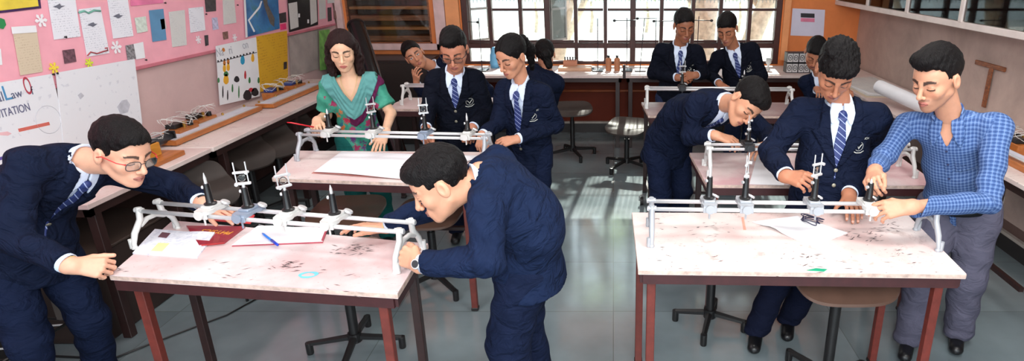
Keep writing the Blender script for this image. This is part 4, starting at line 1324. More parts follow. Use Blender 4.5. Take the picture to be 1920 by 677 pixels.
MB().lathe([(.001, 0), (.035, 0), (.012, .02), (.010, .05), (.030, .08), (.032, .13), (.028, .13), (.026, .085), (.001, .06)], n=16).build('glass_body', simple('glass_grey', (190, 196, 196), .15, var=.05), t, smooth=True)
# cassette-style boxes with white rings
bxm = simple('carton_black', (34, 32, 38), .5, var=.1)
ringm = simple('print_offwhite', (206, 204, 204), .6, var=.1)
for r_ in range(2):
    for k in range(3):
        p = aty(1482 + 22 * k, 128, 6.62)
        lab = 'black carton with white ring print, %s row, %s' % (('lower', 'upper')[r_], ('leftmost of three', 'middle of three', 'rightmost by the hidden boy hair')[k])
        o = thing('ring_carton', lab, 'carton', (p[0], 6.62, TOP + r_ * .108), group='ring-printed cartons on the window bench')
        MB().box((0, 0, .053), (.122, .12, .104), ch=.003).build('carton_body', bxm, o)
        for c_ in (-.030, .030):
            MB().box((c_, -.0615, .053), (.054, .003, .088)).build('label_panel', ringm, o)
            MB().tube([(c_ + .019 * math.cos(a), -.0645, .053 + .026 * math.sin(a)) for a in [i * math.pi / 8 for i in range(16)]], .0035, 5, True).build('printed_ring', bxm, o)
            MB().lathe([(.001, 0), (.007, 0), (.007, .002), (.001, .002)], (c_, -.063, .053), 10, (0, -1, 0)).build('printed_dot', bxm, o)
# poster on the orange pillar
q = [aty(x, y, YB - .004) for x, y in ((1486, 15), (1547, 18), (1544, 68), (1482, 66))]
m = MB()
m.add([(p[0] - q[0][0], yy, p[2] - q[0][2]) for yy in (0, .003) for p in q], [(0, 1, 2, 3), (7, 6, 5, 4), (0, 4, 5, 1), (1, 5, 6, 2), (2, 6, 7, 3), (3, 7, 4, 0)])
po = m.build('paper_notice', simple('notice_lilac', (206, 204, 222), .7, var=.04), None)
po.location = (q[0][0], YB - .006, q[0][2])
tag(po, 'white notice with pink and black heading on the orange wall right of window', 'notice')
hb = MB()
hb.add([(p[0] - q[0][0], -.001, p[2] - q[0][2]) for p in [aty(x, y, YB) for x, y in ((1501, 24), (1527, 25), (1527, 33), (1501, 32))]], [(0, 1, 2, 3)])
hb.build('black_heading', bxm, po)
hb = MB()
hb.add([(p[0] - q[0][0], -.001, p[2] - q[0][2]) for p in [aty(x, y, YB) for x, y in ((1501, 33), (1527, 34), (1527, 41), (1501, 40))]], [(0, 1, 2, 3)])
hb.build('pink_band', simple('pink_band', (214, 120, 150), .6), po)

# black instrument tube leaning in the back left corner
t = thing('leaning_tube', 'long glossy black tube leaning against the cabinet behind the woman', 'tube', (-2.02, 5.6, 0))
a0, a1 = (.12, -.25, .02), (-.55, .72, 1.30)
MB().tube([a0, tuple((a0[i] * .5 + a1[i] * .5) for i in range(3)), a1], [.075, .085, .085], 18).build('tube_body', simple('black_vinyl', (16, 15, 17), .22, var=0, spec=.6), t, auto=40)
d_ = Vector(a1) - Vector(a0)
MB().tube([a1, Vector(a1) + d_ * .015], [.089, .085], 18).build('end_cap', blk, t, auto=40)
t = thing('dark_cupboard', 'dark cupboard below the pink framed cabinet in back left corner', 'cupboard', (-2.50, 6.82, 0))
MB().box((0, 0, .46), (1.1, .5, .92), ch=.01).build('carcass', simple('dark_cup', (38, 30, 30), .4), t)
for s in (-1, 1):
    d = MB().box((s * .27, -.255, .47), (.52, .02, .84), ch=.004).build('door', simple('dark_door', (46, 36, 34), .35), t)
    MB().box((s * .05, -.275, .5), (.012, .02, .10), ch=.003).build('handle', silver, d)

# T-square on the right wall
t = thing('t_square', 'brown wooden T-square hanging on the right wall', 't-square', (XR - .012, 4.50, 1.192))
MB().box((0, 0, 0), (.016, .37, .032), ch=.003).build('head', brown, t)
MB().box((-.004, -.03, -.155), (.010, .045, .29), ch=.002).build('blade', brown, t)
# items on the right bench
t = thing('paper_roll', 'thick white paper roll standing slanted on right bench beside the man', 'paper roll', (2.36, 4.18, TOP))
A, B = Vector((.06, -.10, .055)), Vector((-.13, .95, .13))
MB().tube([A, B], .055, 22).build('roll', paper, t, auto=40)
MB().tube([A - (B - A) * .008, A + (B - A) * .004], .046, 18).build('hollow_end', blackp, t, auto=40)
for k in range(4):
    o = sheet('paper_stack', ['large cream sheet lowest in the pile on far right bench', 'large pale sheet second in the pile on far right bench', 'pale sheet with edge lifted, third in pile on right bench', 'topmost white sheet of the pile on far right bench'][k], 'paper',
              [(2.20 + .03 * k, 5.3 + .05 * k), (2.66, 5.28 - .03 * k), (2.68 - .02 * k, 6.25), (2.22, 6.3 - .06 * k)], TOP + .004 * k, [ptan, pgrey, paper, pgrey][k], .003, 'sheets piled on the right bench')
t = thing('clamp_stand', 'small chrome clamp lying on the right bench by the paper roll', 'clamp', (2.25, 4.32, TOP))
MB().tube([(0, 0, .01), (0, 0, .16)], .008, 8).build('rod', silver, t)
MB().box((0, 0, .008), (.10, .10, .016), ch=.004).build('base', castd, t)
for z in (.06, .10, .14):
    MB().box((.0, -.01, z), (.05, .03, .018), ch=.004).build('boss', silver, t)
meter_b2 = thing('meter_bridge', 'meter bridge with steel rod at right frame edge on right bench', 'meter bridge', (2.36, 3.35, TOP))
MB().box((0, 0, .018), (.14, .95, .036), ch=.003).build('wooden_base', wood_o, meter_b2)
MB().tube([(-.05, -.46, .055), (-.05, .46, .055)], .008, 8).build('metal_strip', silver, meter_b2)
MB().box((.01, 0, .039), (.07, .9, .004)).build('scale', cream_in, meter_b2)
small_kit('circuit kit with tangled wires on the right bench at the frame edge', 2.52, 3.70, 31)

# ---------------------------------------------------------------- floor clutter and cable
cb = MB().tube([(-2.25, 3.30, .008), (-2.05, 3.36, .008), (-1.98, 3.50, .008), (-2.08, 3.62, .01), (-2.30, 3.62, .01), (-2.5, 3.5, .04)], .006, 6).build('cable', blk, None, smooth=True)
tag(cb, 'black cable curling on the floor behind the front left table', 'cable')
cb2 = MB().tube([(-2.6, 2.55, .01), (-2.45, 2.75, .008), (-2.2, 3.05, .008), (-2.1, 3.3, .008)], .005, 6).build('cable', blk, None, smooth=True)
tag(cb2, 'thin black cable running along the floor under the left bench', 'cable')
def rack(label, x, y, rz, n=4, L_=.7, w=.32, h=.28):
    t = thing('wire_rack', label, 'rack', (x, y, 0), rz)
    m = MB()
    for z in (.04, h):
        m.tube([(-L_ / 2, -w / 2, z), (L_ / 2, -w / 2, z), (L_ / 2, w / 2, z), (-L_ / 2, w / 2, z)], .008, 6, True)
    m.build('rim', blk, t)
    for k in range(n):
        x_ = -L_ / 2 + L_ * (k + .5) / n
        MB().tube([(x_, -w / 2, h), (x_, 0, h - .02), (x_, w / 2, h)], .005, 6).build('cross_rod', silver if k % 2 else blk, t)
    for sx in (-1, 1):
        for sy in (-1, 1):
            MB().tube([(sx * L_ / 2, sy * w / 2, 0), (sx * L_ / 2, sy * w / 2, h)], .009, 6).build('leg', blk, t)
    return t
rack('dark wire rack on the floor at bottom left behind the boy', -2.82, 2.34, 1.5, 6, .55, .34, .26)
rack('dark wire rack on floor beneath left bench behind front table', -2.20, 3.60, 1.2, 6)
bxf = thing('equipment_box', 'dark brown crate under the left bench at the photo left edge', 'box', (-2.87, 3.12, 0), 0)
MB().box((0, 0, .24), (.42, .7, .48), ch=.01).build('box_body', simple('crate_dark', (42, 28, 24), .6), bxf)
MB().box((0, 0, .487), (.44, .72, .014), ch=.003).build('lid', simple('crate_lid', (58, 44, 38), .6), bxf)
# ================================================================= PEOPLE
# bodies and clothes are implicit surfaces (blended tapered limbs), polygonised here
F32 = np.float32
def A_(*v):
    return np.array(v, dtype=np.float64)
def smin(a, b, k):
    h = np.clip(.5 + .5 * (b - a) / k, 0, 1)
    return b + (a - b) * h - k * h * (1 - h)
def smax(a, b, k):
    return -smin(-a, -b, k)
def cap(P, a, b, ra, rb, n=None, fl=1.0):
    a = np.asarray(a, F32); b = np.asarray(b, F32)
    q = P - a
    ab = b - a
    if n is not None:
        n = np.asarray(n, F32)
        s = 1.0 / fl - 1.0
        q = q + np.outer(q @ n, n) * F32(s)
        ab = ab + n * F32(np.dot(ab, n) * s)
    l2 = max(float(ab @ ab), 1e-9)
    t = np.clip((q @ ab) / F32(l2), 0, 1)
    d = np.sqrt(((q - t[:, None] * ab) ** 2).sum(1)) - (ra + (rb - ra) * t)
    return d * F32(.5 * (1 + fl)) if n is not None else d
def ell(P, c, r):
    q = (P - np.asarray(c, F32)) / np.asarray(r, F32)
    k0 = np.sqrt((q * q).sum(1)) + 1e-6
    k1 = np.sqrt(((q / np.asarray(r, F32)) ** 2).sum(1)) + 1e-6
    return k0 * (k0 - 1) / k1
def sph(P, c, r):
    return np.sqrt(((P - np.asarray(c, F32)) ** 2).sum(1)) - F32(r)

def polygonise(f, lo, hi, h):
    """surface nets of f<0 inside the box lo..hi, cell h; evaluates only near the surface"""
    lo = np.asarray(lo, float); hi = np.asarray(hi, float)
    B = 5
    nb = np.maximum(np.ceil((hi - lo) / (h * B)).astype(int), 1)
    n = nb * B + 1
    cx = [lo[i] + (np.arange(nb[i]) + .5) * h * B for i in range(3)]
    G = np.stack(np.meshgrid(*cx, indexing='ij'), -1).reshape(-1, 3).astype(F32)
    dc = f(G).reshape(nb)
    act = np.abs(dc) < h * B * .87 * 1.35 + .004
    D = np.repeat(np.repeat(np.repeat(np.where(dc < 0, -1.0, 1.0).astype(F32), B, 0), B, 1), B, 2)
    D = np.pad(D, ((0, 1), (0, 1), (0, 1)), mode='edge')
    M = np.zeros(n, bool)
    ii = np.argwhere(act)
    for dx in range(B + 1):
        for dy in range(B + 1):
            for dz in range(B + 1):
                M[ii[:, 0] * B + dx, ii[:, 1] * B + dy, ii[:, 2] * B + dz] = True
    idx = np.argwhere(M)
    P = (lo + idx * h).astype(F32)
    out = np.empty(len(P), F32)
    CH = 150000
    for s in range(0, len(P), CH):
        out[s:s + CH] = f(P[s:s + CH])
    D[M] = out
    for ax in range(3):   # close the surface at the box
        sl = [slice(None)] * 3
        sl[ax] = 0; D[tuple(sl)] = np.maximum(D[tuple(sl)], 1e-4)
        sl[ax] = -1; D[tuple(sl)] = np.maximum(D[tuple(sl)], 1e-4)
    I = D < 0
    cnt = np.zeros(tuple(n - 1), np.int8)
    for dx in (0, 1):
        for dy in (0, 1):
            for dz in (0, 1):
                cnt += I[dx:n[0] - 1 + dx, dy:n[1] - 1 + dy, dz:n[2] - 1 + dz]
    cells = np.argwhere((cnt > 0) & (cnt < 8))
    if len(cells) == 0:
        return np.zeros((0, 3)), np.zeros((0, 4), int)
    corner = {}
    for dx in (0, 1):
        for dy in (0, 1):
            for dz in (0, 1):
                corner[(dx, dy, dz)] = D[cells[:, 0] + dx, cells[:, 1] + dy, cells[:, 2] + dz]
    acc = np.zeros((len(cells), 3)); num = np.zeros(len(cells))
    ks = list(corner.keys())
    for a in ks:
        for ax in range(3):
            if a[ax] == 0:
                b = list(a); b[ax] = 1; b = tuple(b)
                da, db = corner[a], corner[b]
                m = (da < 0) != (db < 0)
                t = np.where(m, da / np.where(m, da - db, 1), 0)
                p = np.tile(np.array(a, float), (len(cells), 1))
                p[:, ax] = t
                acc += p * m[:, None]
                num += m
    V_ = lo + (cells + acc / num[:, None]) * h
    vid = -np.ones(tuple(n - 1), np.int32)
    vid[cells[:, 0], cells[:, 1], cells[:, 2]] = np.arange(len(cells))
    F_ = []
    for ax in range(3):
        s0 = [slice(0, n[i]) for i in range(3)]; s1 = list(s0)
        s0[ax] = slice(0, n[ax] - 1); s1[ax] = slice(1, n[ax])
        a, b = I[tuple(s0)], I[tuple(s1)]
        e = np.argwhere(a != b)
        o1, o2 = [(1, 2), (2, 0), (0, 1)][ax]
        ok = (e[:, o1] > 0) & (e[:, o2] > 0) & (e[:, o1] < n[o1] - 1) & (e[:, o2] < n[o2] - 1)
        e = e[ok]
        flip = a[e[:, 0], e[:, 1], e[:, 2]]
        q = []
        for (u, v) in ((-1, -1), (0, -1), (0, 0), (-1, 0)):
            c = e.copy(); c[:, o1] += u; c[:, o2] += v
            q.append(vid[c[:, 0], c[:, 1], c[:, 2]])
        q = np.stack(q, 1)
        q[~flip] = q[~flip][:, ::-1]
        F_.append(q)
    F_ = np.concatenate(F_)
    return V_, F_[(F_ >= 0).all(1)]

def mesh_obj(name, verts, faces, mat, parent=None, base=(0, 0, 0), frame=None, cols=None, uv=None, smooth=True):
    """verts in world space; stored relative to base (or to frame=(origin, 3x3))"""
    verts = np.asarray(verts, float)
    if frame is not None:
        o, R = np.asarray(frame[0], float), np.asarray(frame[1], float)
        loc = (verts - o) @ R
    else:
        o, R = np.asarray(base, float), np.eye(3)
        loc = verts - o
    me = bpy.data.meshes.new(name)
    nf = len(faces)
    me.vertices.add(len(loc)); me.vertices.foreach_set('co', loc.astype(F32).ravel())
    me.loops.add(nf * 4); me.loops.foreach_set('vertex_index', np.asarray(faces, np.int32).ravel())
    me.polygons.add(nf)
    me.polygons.foreach_set('loop_start', np.arange(0, nf * 4, 4, dtype=np.int32))
    me.update(calc_edges=True)
    me.validate()
    me.polygons.foreach_set('use_smooth', [smooth] * len(me.polygons))
    if cols is not None:
        at = me.attributes.new('skin_col', 'FLOAT_COLOR', 'POINT')
        c4 = np.ones((len(loc), 4), F32); c4[:, :3] = cols
        at.data.foreach_set('color', c4.ravel())
    if uv is not None:
        at = me.attributes.new('weave', 'FLOAT_VECTOR', 'POINT')
        at.data.foreach_set('vector', np.asarray(uv, F32).ravel())
    me.materials.append(mat)
    ob = bpy.data.objects.new(name, me)
    COL.objects.link(ob)
    Mw = Matrix([[*R[i], o[i]] for i in range(3)] + [[0, 0, 0, 1]])
    if parent is not None:
        ob.parent = parent
        pl = Vector(parent['_base'])
        Mw = Matrix.Translation(-pl) @ Mw
    ob.matrix_local = Mw
    return ob

def skin_mat():
    m, nt, bs = base_mat('skin')
    a = nt.nodes.new('ShaderNodeAttribute')
    a.attribute_name = 'skin_col'
    v = coord(nt)
    nz = ramp(nt, noise(nt, v, 38, 3), [(0.3, (.93, .93, .93, 1)), (0.7, (1.05, 1.03, 1.02, 1))]).outputs[0]
    nt.links.new(mixc(nt, 1.0, a.outputs['Color'], nz, 'MULTIPLY'), bs.inputs['Base Color'])
    bs.inputs['Roughness'].default_value = .48
    bs.inputs['Specular IOR Level'].default_value = .4
    bs.inputs['Subsurface Weight'].default_value = .12
    bs.inputs['Subsurface Radius'].default_value = (.012, .005, .003)
    bump(nt, bs, noise(nt, v, 300, 2), .05, .001)
    return m
SKIN = skin_mat()
def hair_mat(name, c=(13, 10, 11)):
    m, nt, bs = base_mat(name)
    v = coord(nt, (1, 1, .35))
    nz = noise(nt, v, 220, 3, .6, .4)
    k = srgb(*c)
    r = ramp(nt, nz, [(0.3, tuple(x * .5 for x in k[:3]) + (1,)), (0.75, tuple(x * 1.8 for x in k[:3]) + (1,))])
    nt.links.new(r.outputs[0], bs.inputs['Base Color'])
    bs.inputs['Roughness'].default_value = .5
    bs.inputs['Specular IOR Level'].default_value = .16
    bump(nt, bs, nz, .8, .006)
    return m
HAIR = hair_mat('black_hair')
HAIRB = hair_mat('dark_brown_hair', (34, 18, 18))
NAVY = cloth('navy_blazer', (19, 26, 46), wr=1.0)
NAVY2 = cloth('dark_navy_blazer', (15, 18, 29), wr=.8)
NAVY_T = cloth('navy_trousers', (21, 29, 52), wr=.7)
NAVY_D = cloth('dark_trousers', (18, 22, 40), wr=.5)
SHIRT = cloth('pale_blue_shirt', (206, 218, 238), .03, .7, .15, .1)
GREYT = cloth('grey_trousers', (88, 86, 102), .08, .85, .5)
SHOE = simple('black_shoe', (16, 16, 18), .35, var=0)
def tie_mat():
    m, nt, bs = base_mat('striped_tie')
    t = nt.nodes.new('ShaderNodeTexCoord')
    sp = nt.nodes.new('ShaderNodeSeparateXYZ')
    nt.links.new(t.outputs['Object'], sp.inputs[0])
    # diagonal stripes every 3 cm
    s = math_n(nt, 'ADD', math_n(nt, 'MULTIPLY', sp.outputs[0], -26.0), math_n(nt, 'MULTIPLY', sp.outputs[2], 34.0))
    f = math_n(nt, 'FRACT', s)
    w = math_n(nt, 'GREATER_THAN', f, .86)
    nt.links.new(mixc(nt, w, srgb(30, 46, 102), srgb(150, 164, 204)), bs.inputs['Base Color'])
    bs.inputs['Roughness'].default_value = .55
    return m
TIE = tie_mat()
def plaid_mat():
    m, nt, bs = base_mat('blue_checked_shirt')
    a = nt.nodes.new('ShaderNodeAttribute')
    a.attribute_name = 'weave'
    sp = nt.nodes.new('ShaderNodeSeparateXYZ')
    nt.links.new(a.outputs['Vector'], sp.inputs[0])
    def lines(src, freq, w, ph=0.0):
        f = math_n(nt, 'FRACT', math_n(nt, 'ADD', math_n(nt, 'MULTIPLY', src, freq), ph))
        return math_n(nt, 'LESS_THAN', f, w)
    base = srgb(86, 112, 158)
    col = mixc(nt, math_n(nt, 'MULTIPLY', lines(sp.outputs[0], 62, .40), .55), base, srgb(44, 70, 122))
    col = mixc(nt, math_n(nt, 'MULTIPLY', lines(sp.outputs[1], 62, .36), .60), col, srgb(40, 62, 112))
    col = mixc(nt, math_n(nt, 'MULTIPLY', lines(sp.outputs[0], 62, .13, .33), .4), col, srgb(140, 162, 204))
    col = mixc(nt, math_n(nt, 'MULTIPLY', lines(sp.outputs[1], 62, .12, .33), .35), col, srgb(140, 166, 208))
    nt.links.new(col, bs.inputs['Base Color'])
    bs.inputs['Roughness'].default_value = .8
    bs.inputs['Specular IOR Level'].default_value = .1
    bump(nt, bs, noise(nt, coord(nt, (1, 1, 1.8)), 12, 3, .5, 1.2), .35, .015)
    return m
def kurta_mat():
    m, nt, bs = base_mat('printed_teal_kurta')
    v = coord(nt)
    dn = N(nt, 'ShaderNodeTexNoise', Scale=9.0, Detail=3.0)
    nt.links.new(v, dn.inputs['Vector'])
    dv = nt.nodes.new('ShaderNodeVectorMath'); dv.operation = 'SCALE'
    nt.links.new(dn.outputs['Color'], dv.inputs[0]); dv.inputs['Scale'].default_value = .09
    ad = nt.nodes.new('ShaderNodeVectorMath'); ad.operation = 'ADD'
    nt.links.new(v, ad.inputs[0]); nt.links.new(dv.outputs[0], ad.inputs[1])
    vo = N(nt, 'ShaderNodeTexVoronoi', Scale=19.0)
    nt.links.new(ad.outputs[0], vo.inputs['Vector'])
    fine = noise(nt, v, 55, 3, .6, 1.5)
    d = math_n(nt, 'ADD', vo.outputs['Distance'], math_n(nt, 'MULTIPLY', math_n(nt, 'SUBTRACT', fine, .5), 1.3))
    f = math_n(nt, 'LESS_THAN', d, .44)
    sepc = nt.nodes.new('ShaderNodeSeparateColor')
    nt.links.new(vo.outputs['Color'], sepc.inputs[0])
    pal = ramp(nt, sepc.outputs[0], [(0, srgb(150, 38, 84)), (.3, srgb(96, 44, 110)), (.52, srgb(196, 110, 58)), (.7, srgb(40, 90, 120)), (.85, srgb(176, 40, 70))], 'CONSTANT').outputs[0]
    base = ramp(nt, noise(nt, v, 16, 3), [(.35, srgb(34, 124, 104)), (.65, srgb(66, 156, 132))]).outputs[0]
    tt = nt.nodes.new('ShaderNodeTexCoord')
    ss = nt.nodes.new('ShaderNodeSeparateXYZ')
    nt.links.new(tt.outputs['Object'], ss.inputs[0])
    gate = math_n(nt, 'MULTIPLY', math_n(nt, 'LESS_THAN', ss.outputs[2], -.10), math_n(nt, 'LESS_THAN', math_n(nt, 'ABSOLUTE', ss.outputs[0]), .168))
    nt.links.new(mixc(nt, math_n(nt, 'MULTIPLY', f, gate), base, pal), bs.inputs['Base Color'])
    bs.inputs['Roughness'].default_value = .7
    bump(nt, bs, noise(nt, coord(nt, (1, 1, 1.6)), 10, 3, .5, 1.2), .35, .015)
    return m
def nt_z(nt):
    t = nt.nodes.new('ShaderNodeTexCoord')
    sp = nt.nodes.new('ShaderNodeSeparateXYZ')
    nt.links.new(t.outputs['Object'], sp.inputs[0])
    return sp.outputs[2]

def frame_fu(f, u):
    f = nrm(f)
    r = nrm(np.cross(f, u))
    return np.stack([r, f, np.cross(r, f)], 1)      # columns right, forward, up

# ---------------------------------------------------------------- head
def head_sdf(p, neck_l, nr, fem=False, brow_d=0.0):
    X = p.copy()
    X[:, 0] = np.abs(X[:, 0])
    d = ell(X, (0, -.012, .030), (.074, .094, .086))
    d = smin(d, ell(X, (0, .028, .032), (.060, .060, .056)), .02)
    d = smin(d, ell(X, (0, .026, -.022), (.060, .060, .066)), .02)
    d = smin(d, ell(X, (0, .034, -.066), (.044 if fem else .047, .048, .044)), .02)
    d = smin(d, cap(X, (.049 if not fem else .045, -.002, -.052), (.018, .066, -.094), .015, .013), .022)
    d = smin(d, sph(X, (0, .074, -.095), .017 if fem else .019), .018)
    d = smin(d, sph(X, (.040, .057, -.025), .021), .02)
    d = smin(d, cap(X, (0, .086, .015), (.042, .068, .020), .0095, .009), .012)
    d = smax(d, -sph(X, (.031, .102, -.001), .0165), .014)
    d = smin(d, sph(X, (.0315, .0728, -.001), .0148), .006)
    # nose
    d = smin(d, cap(X, (0, .087, .010), (0, .107, -.028), .0070, .0100), .010)
    d = smin(d, sph(X, (0, .110, -.0325), .0100), .006)
    d = smin(d, sph(X, (.0125, .098, -.037), .0080), .006)
    d = smax(d, -sph(X, (.0062, .106, -.0455), .0035), .003)
    # mouth
    d = smin(d, ell(X, (0, .076, -.068), (.028, .021, .023)), .012)
    d = smin(d, cap(X, (0, .0985, -.0600), (.020, .088, -.0670), .0048, .0028), .004)
    d = smin(d, cap(X, (0, .0980, -.0710), (.017, .088, -.0690), .0058, .0030), .004)
    d = smax(d, -cap(X, (0, .1055, -.0655), (.021, .0930, -.0685), .0012, .0008), .003)
    # ear
    e = ell(X, (.0765, -.010, -.008), (.0085, .0185, .031))
    e = smax(e, -ell(X, (.0860, -.005, -.004), (.007, .010, .018)), .004)
    d = smin(d, e, .006)
    nk = cap(p, (0, -.024, -.055), neck_l, nr, nr * 1.02)
    return smin(d, nk, .022)
def head_colors(v, skin, open_eyes=False, lip=(150, 84, 78), stubble=0.0, fem=False, brow_w=1.0):
    x, y, z = np.abs(v[:, 0]), v[:, 1], v[:, 2]
    s = np.array(srgb(*skin)[:3]); C_ = np.tile(s, (len(v), 1))
    def put(mask, c, k=1.0):
        c = np.array(srgb(*c)[:3])
        m = (np.clip(mask, 0, 1) * k)[:, None]
        C_[:] = C_ * (1 - m) + c * m
    sm = lambda t: np.clip(t, 0, 1)
    # warmer cheeks and nose, natural skin variation
    put(sm(1 - np.sqrt(((x - .040) / .022) ** 2 + ((z + .030) / .020) ** 2)) * (y > .03), (skin[0], skin[1] * .82, skin[2] * .78), .35)
    if stubble:
        st = sm((-.045 - z) / .012) * sm((y - .0) / .02) * (z > -.125)
        put(st, (skin[0] * .45, skin[1] * .45, skin[2] * .48), stubble)
        mu = sm(1 - np.abs(z + .052) / .006) * (x < .024) * (y > .08)
        put(mu, (40, 30, 30), stubble * 1.3 if stubble < .7 else 1)
    # eyebrows
    zb = .020 + .006 * np.sin(np.clip((x - .012) / .036, 0, 1) * 2.6)
    w = .0060 * brow_w * (1.1 - np.clip((x - .012) / .042, 0, 1) * .6)
    put(sm((w - np.abs(z - zb)) / .0015 + .6) * (x > .011) * (x < .052) * (y > .04), (24, 18, 18), .92)
    # eyes
    ex, ez = (x - .0315), (z + .001)
    eyereg = (np.sqrt(ex ** 2 + ez ** 2) < .0150) & (y > .070)
    if open_eyes:
        h = .0058 * np.sqrt(sm(1 - (ex / .0135) ** 2))
        put((np.abs(ez) < h) & eyereg, (226, 222, 218))
        put((np.sqrt((ex + .001) ** 2 + ez ** 2) < .0055) & (np.abs(ez) < h) & eyereg, (22, 14, 12))
        put((np.abs(ez - h) < .0016) & (np.abs(ex) < .015) & (y > .066), (22, 16, 16), .95)
    else:
        zl = -.0046 - .0010 * (1 - (ex / .014) ** 2)
        put((np.abs(ez - zl) < .0033) & (np.abs(ex) < .0155) & (y > .064), (24, 17, 17), .92)
        put((np.abs(ez - .0065) < .0012) & (np.abs(ex) < .014) & (y > .064), (skin[0] * .6, skin[1] * .55, skin[2] * .55), .6)  # shade of the lid crease painted into the skin colour
    # lips
    l = ((z < -.0555) & (z > -.0775) & (x < .0225) & (y > .086))
    lw = sm(1 - (x / .023) ** 2)
    put(l * ((z > -.0655 - .0115 * lw) & (z < -.0645 + .0085 * lw)), lip, .85)
    put((np.abs(z + .0657 + .003 * (x / .02) ** 2) < .0014) & (x < .021) & (y > .086), (70, 30, 30), .8)
    put((np.sqrt((x - .0062) ** 2 + (y - .106) ** 2 + (z + .0455) ** 2) < .0036), (50, 26, 24), .8)
    return C_
def hair_sdf(p, style, seed=0):
    X = p.copy(); X[:, 0] = np.abs(X[:, 0])
    y, z = X[:, 1], X[:, 2]
    rs = np.random.RandomState(seed)
    ph = rs.uniform(0, 6, 8)
    tex = (np.sin(p @ F32([190, 60, 80]) + ph[0] + 1.6 * np.sin(p @ F32([40, 90, 60]) + ph[3])) + np.sin(p @ F32([-130, 140, 60]) + ph[1] + 1.8 * np.sin(p @ F32([70, -50, 90]) + ph[4]))
           + .5 * np.sin(p @ F32([240, -160, 200]) + ph[2]) + .8 * np.sin(p @ F32([420, 90, 60]) + ph[5] + 1.2 * np.sin(p @ F32([60, 80, -50]) + ph[6]))) * .0008
    if style in ('short', 'quiff', 'tousled', 'crop', 'close'):
        g = {'short': .004, 'quiff': .004, 'tousled': .006, 'crop': .004, 'close': .000}[style]
        d = ell(X, (0, -.016, .040), (.0755 + g, .097 + g, .087 + g * 1.7))
        d = smin(d, ell(X, (0, .030, .062), (.056 + g, .060, .046 + g)), .02)
        if style == 'quiff':
            d = smin(d, ell(p, (.006, .058, .104), (.050, .042, .034)), .018)
            d = smin(d, ell(p, (0, .0, .108), (.058, .070, .032)), .02)
        if style == 'tousled':
            d = smin(d, ell(p, (-.012, .055, .080), (.058, .046, .040)), .015)
            d = smin(d, cap(p, (.00, .075, .085), (-.030, .088, .040), .024, .012), .012)
            d = smin(d, cap(p, (.02, .08, .080), (.040, .080, .052), .020, .010), .012)
            d = smin(d, ell(p, (.02, -.02, .115), (.055, .060, .022)), .015)
            tex = tex * 2.2
        if style == 'short':
            d = smin(d, ell(p, (.01, .048, .078), (.050, .044, .034)), .02)
        if style == 'crop':
            d = smin(d, ell(p, (.0, .050, .084), (.054, .042, .032)), .02)
        ys = F32([-.14, -.075, -.045, -.032, -.024, .004, .012, .024, .034, .055, .080, .12])
        zs = F32([-.062, -.070, -.060, -.020, .018, .022, -.016, -.014, .030, .052, .064, .066])
        if style in ('crop',):
            zs = zs + F32([0, 0, 0, 0, 0, 0, 0, 0, -.004, -.006, -.012, -.012])
        if style in ('short', 'crop'):
            zs = zs + F32([0, 0, 0, 0, 0, 0, 0, 0, .003, .007, .010, .010])
        d = d + .0018 * np.clip((.042 - z) / .05, 0, 1)
        hl = np.interp(y, ys, zs)
        # hairline arches over the forehead: lower at the temples
        if style == 'quiff':
            hl = hl + np.where(y > .03, .008 + np.clip((X[:, 0] - .022) * .35, 0, .012), 0)
        else:
            hl = hl - np.where(y > .03, np.clip((X[:, 0] - .030) * .55, 0, .02), 0)
        hl = hl + np.where(y > .03, .0035 * np.sin(p[:, 0] * 330 + 2 * np.sin(p[:, 0] * 120 + ph[1])), 0)
        d = smax(d + tex, (hl - z) * .65, .007)
        return d
    if style in ('long', 'tied'):
        g = .002
        d = ell(X, (0, -.016, .038), (.080 + g, .098 + g, .088 + g))
        d = smin(d, ell(X, (0, .026, .052), (.060, .062, .052)), .02)
        # centre parting
        part = np.abs(p[:, 0]) < .004
        ys = F32([-.14, -.075, -.045, -.030, -.022, .004, .014, .030, .050, .075, .12])
        zs = F32([-.085, -.085, -.075, -.040, .004, .006, -.004, .012, .046, .070, .084])
        hl = np.interp(y, ys, zs) - np.clip((X[:, 0] - .020) * .8, 0, .045) * (y > .02) + np.where(y > .05, .004, 0)
        d = smax(d + tex * .6, (hl - z) * .65, .007)
        d = d + np.where((z > .05) & (y > -.02), np.clip(.005 - np.abs(p[:, 0]), 0, .005) * .9, 0)
        if style == 'long':
            s = smin(cap(X, (.074, -.020, .030), (.084, -.012, -.070), .024, .026), cap(X, (.084, -.012, -.070), (.080, .012, -.150), .028, .022), .02)
            s = smin(s, cap(X, (.045, -.070, .0), (.055, -.060, -.150), .045, .035), .03)
            s = smin(s, cap(X, (.074, .010, .040), (.084, .006, -.030), .012, .012), .015)
            d = smin(d, s + tex * 2.0, .018)
        else:
            s = smin(sph(p, (0, -.118, .035), .026), cap(p, (0, -.128, .030), (.0, -.155, -.05), .028, .030), .02)
            s = smin(s, cap(p, (.0, -.155, -.05), (.01, -.130, -.170), .032, .016), .02)
            d = smin(d, s + tex * 2.0, .012)
        return d
    if style == 'bun':
        d = ell(X, (0, -.016, .038), (.083, .103, .092)) + tex
        s = smin(sph(p, (0, -.110, -.02), .045), cap(p, (0, -.1, -.02), (0.02, -.09, -.11), .04, .03), .02) + tex * 2.5
        return smin(d, s, .02)

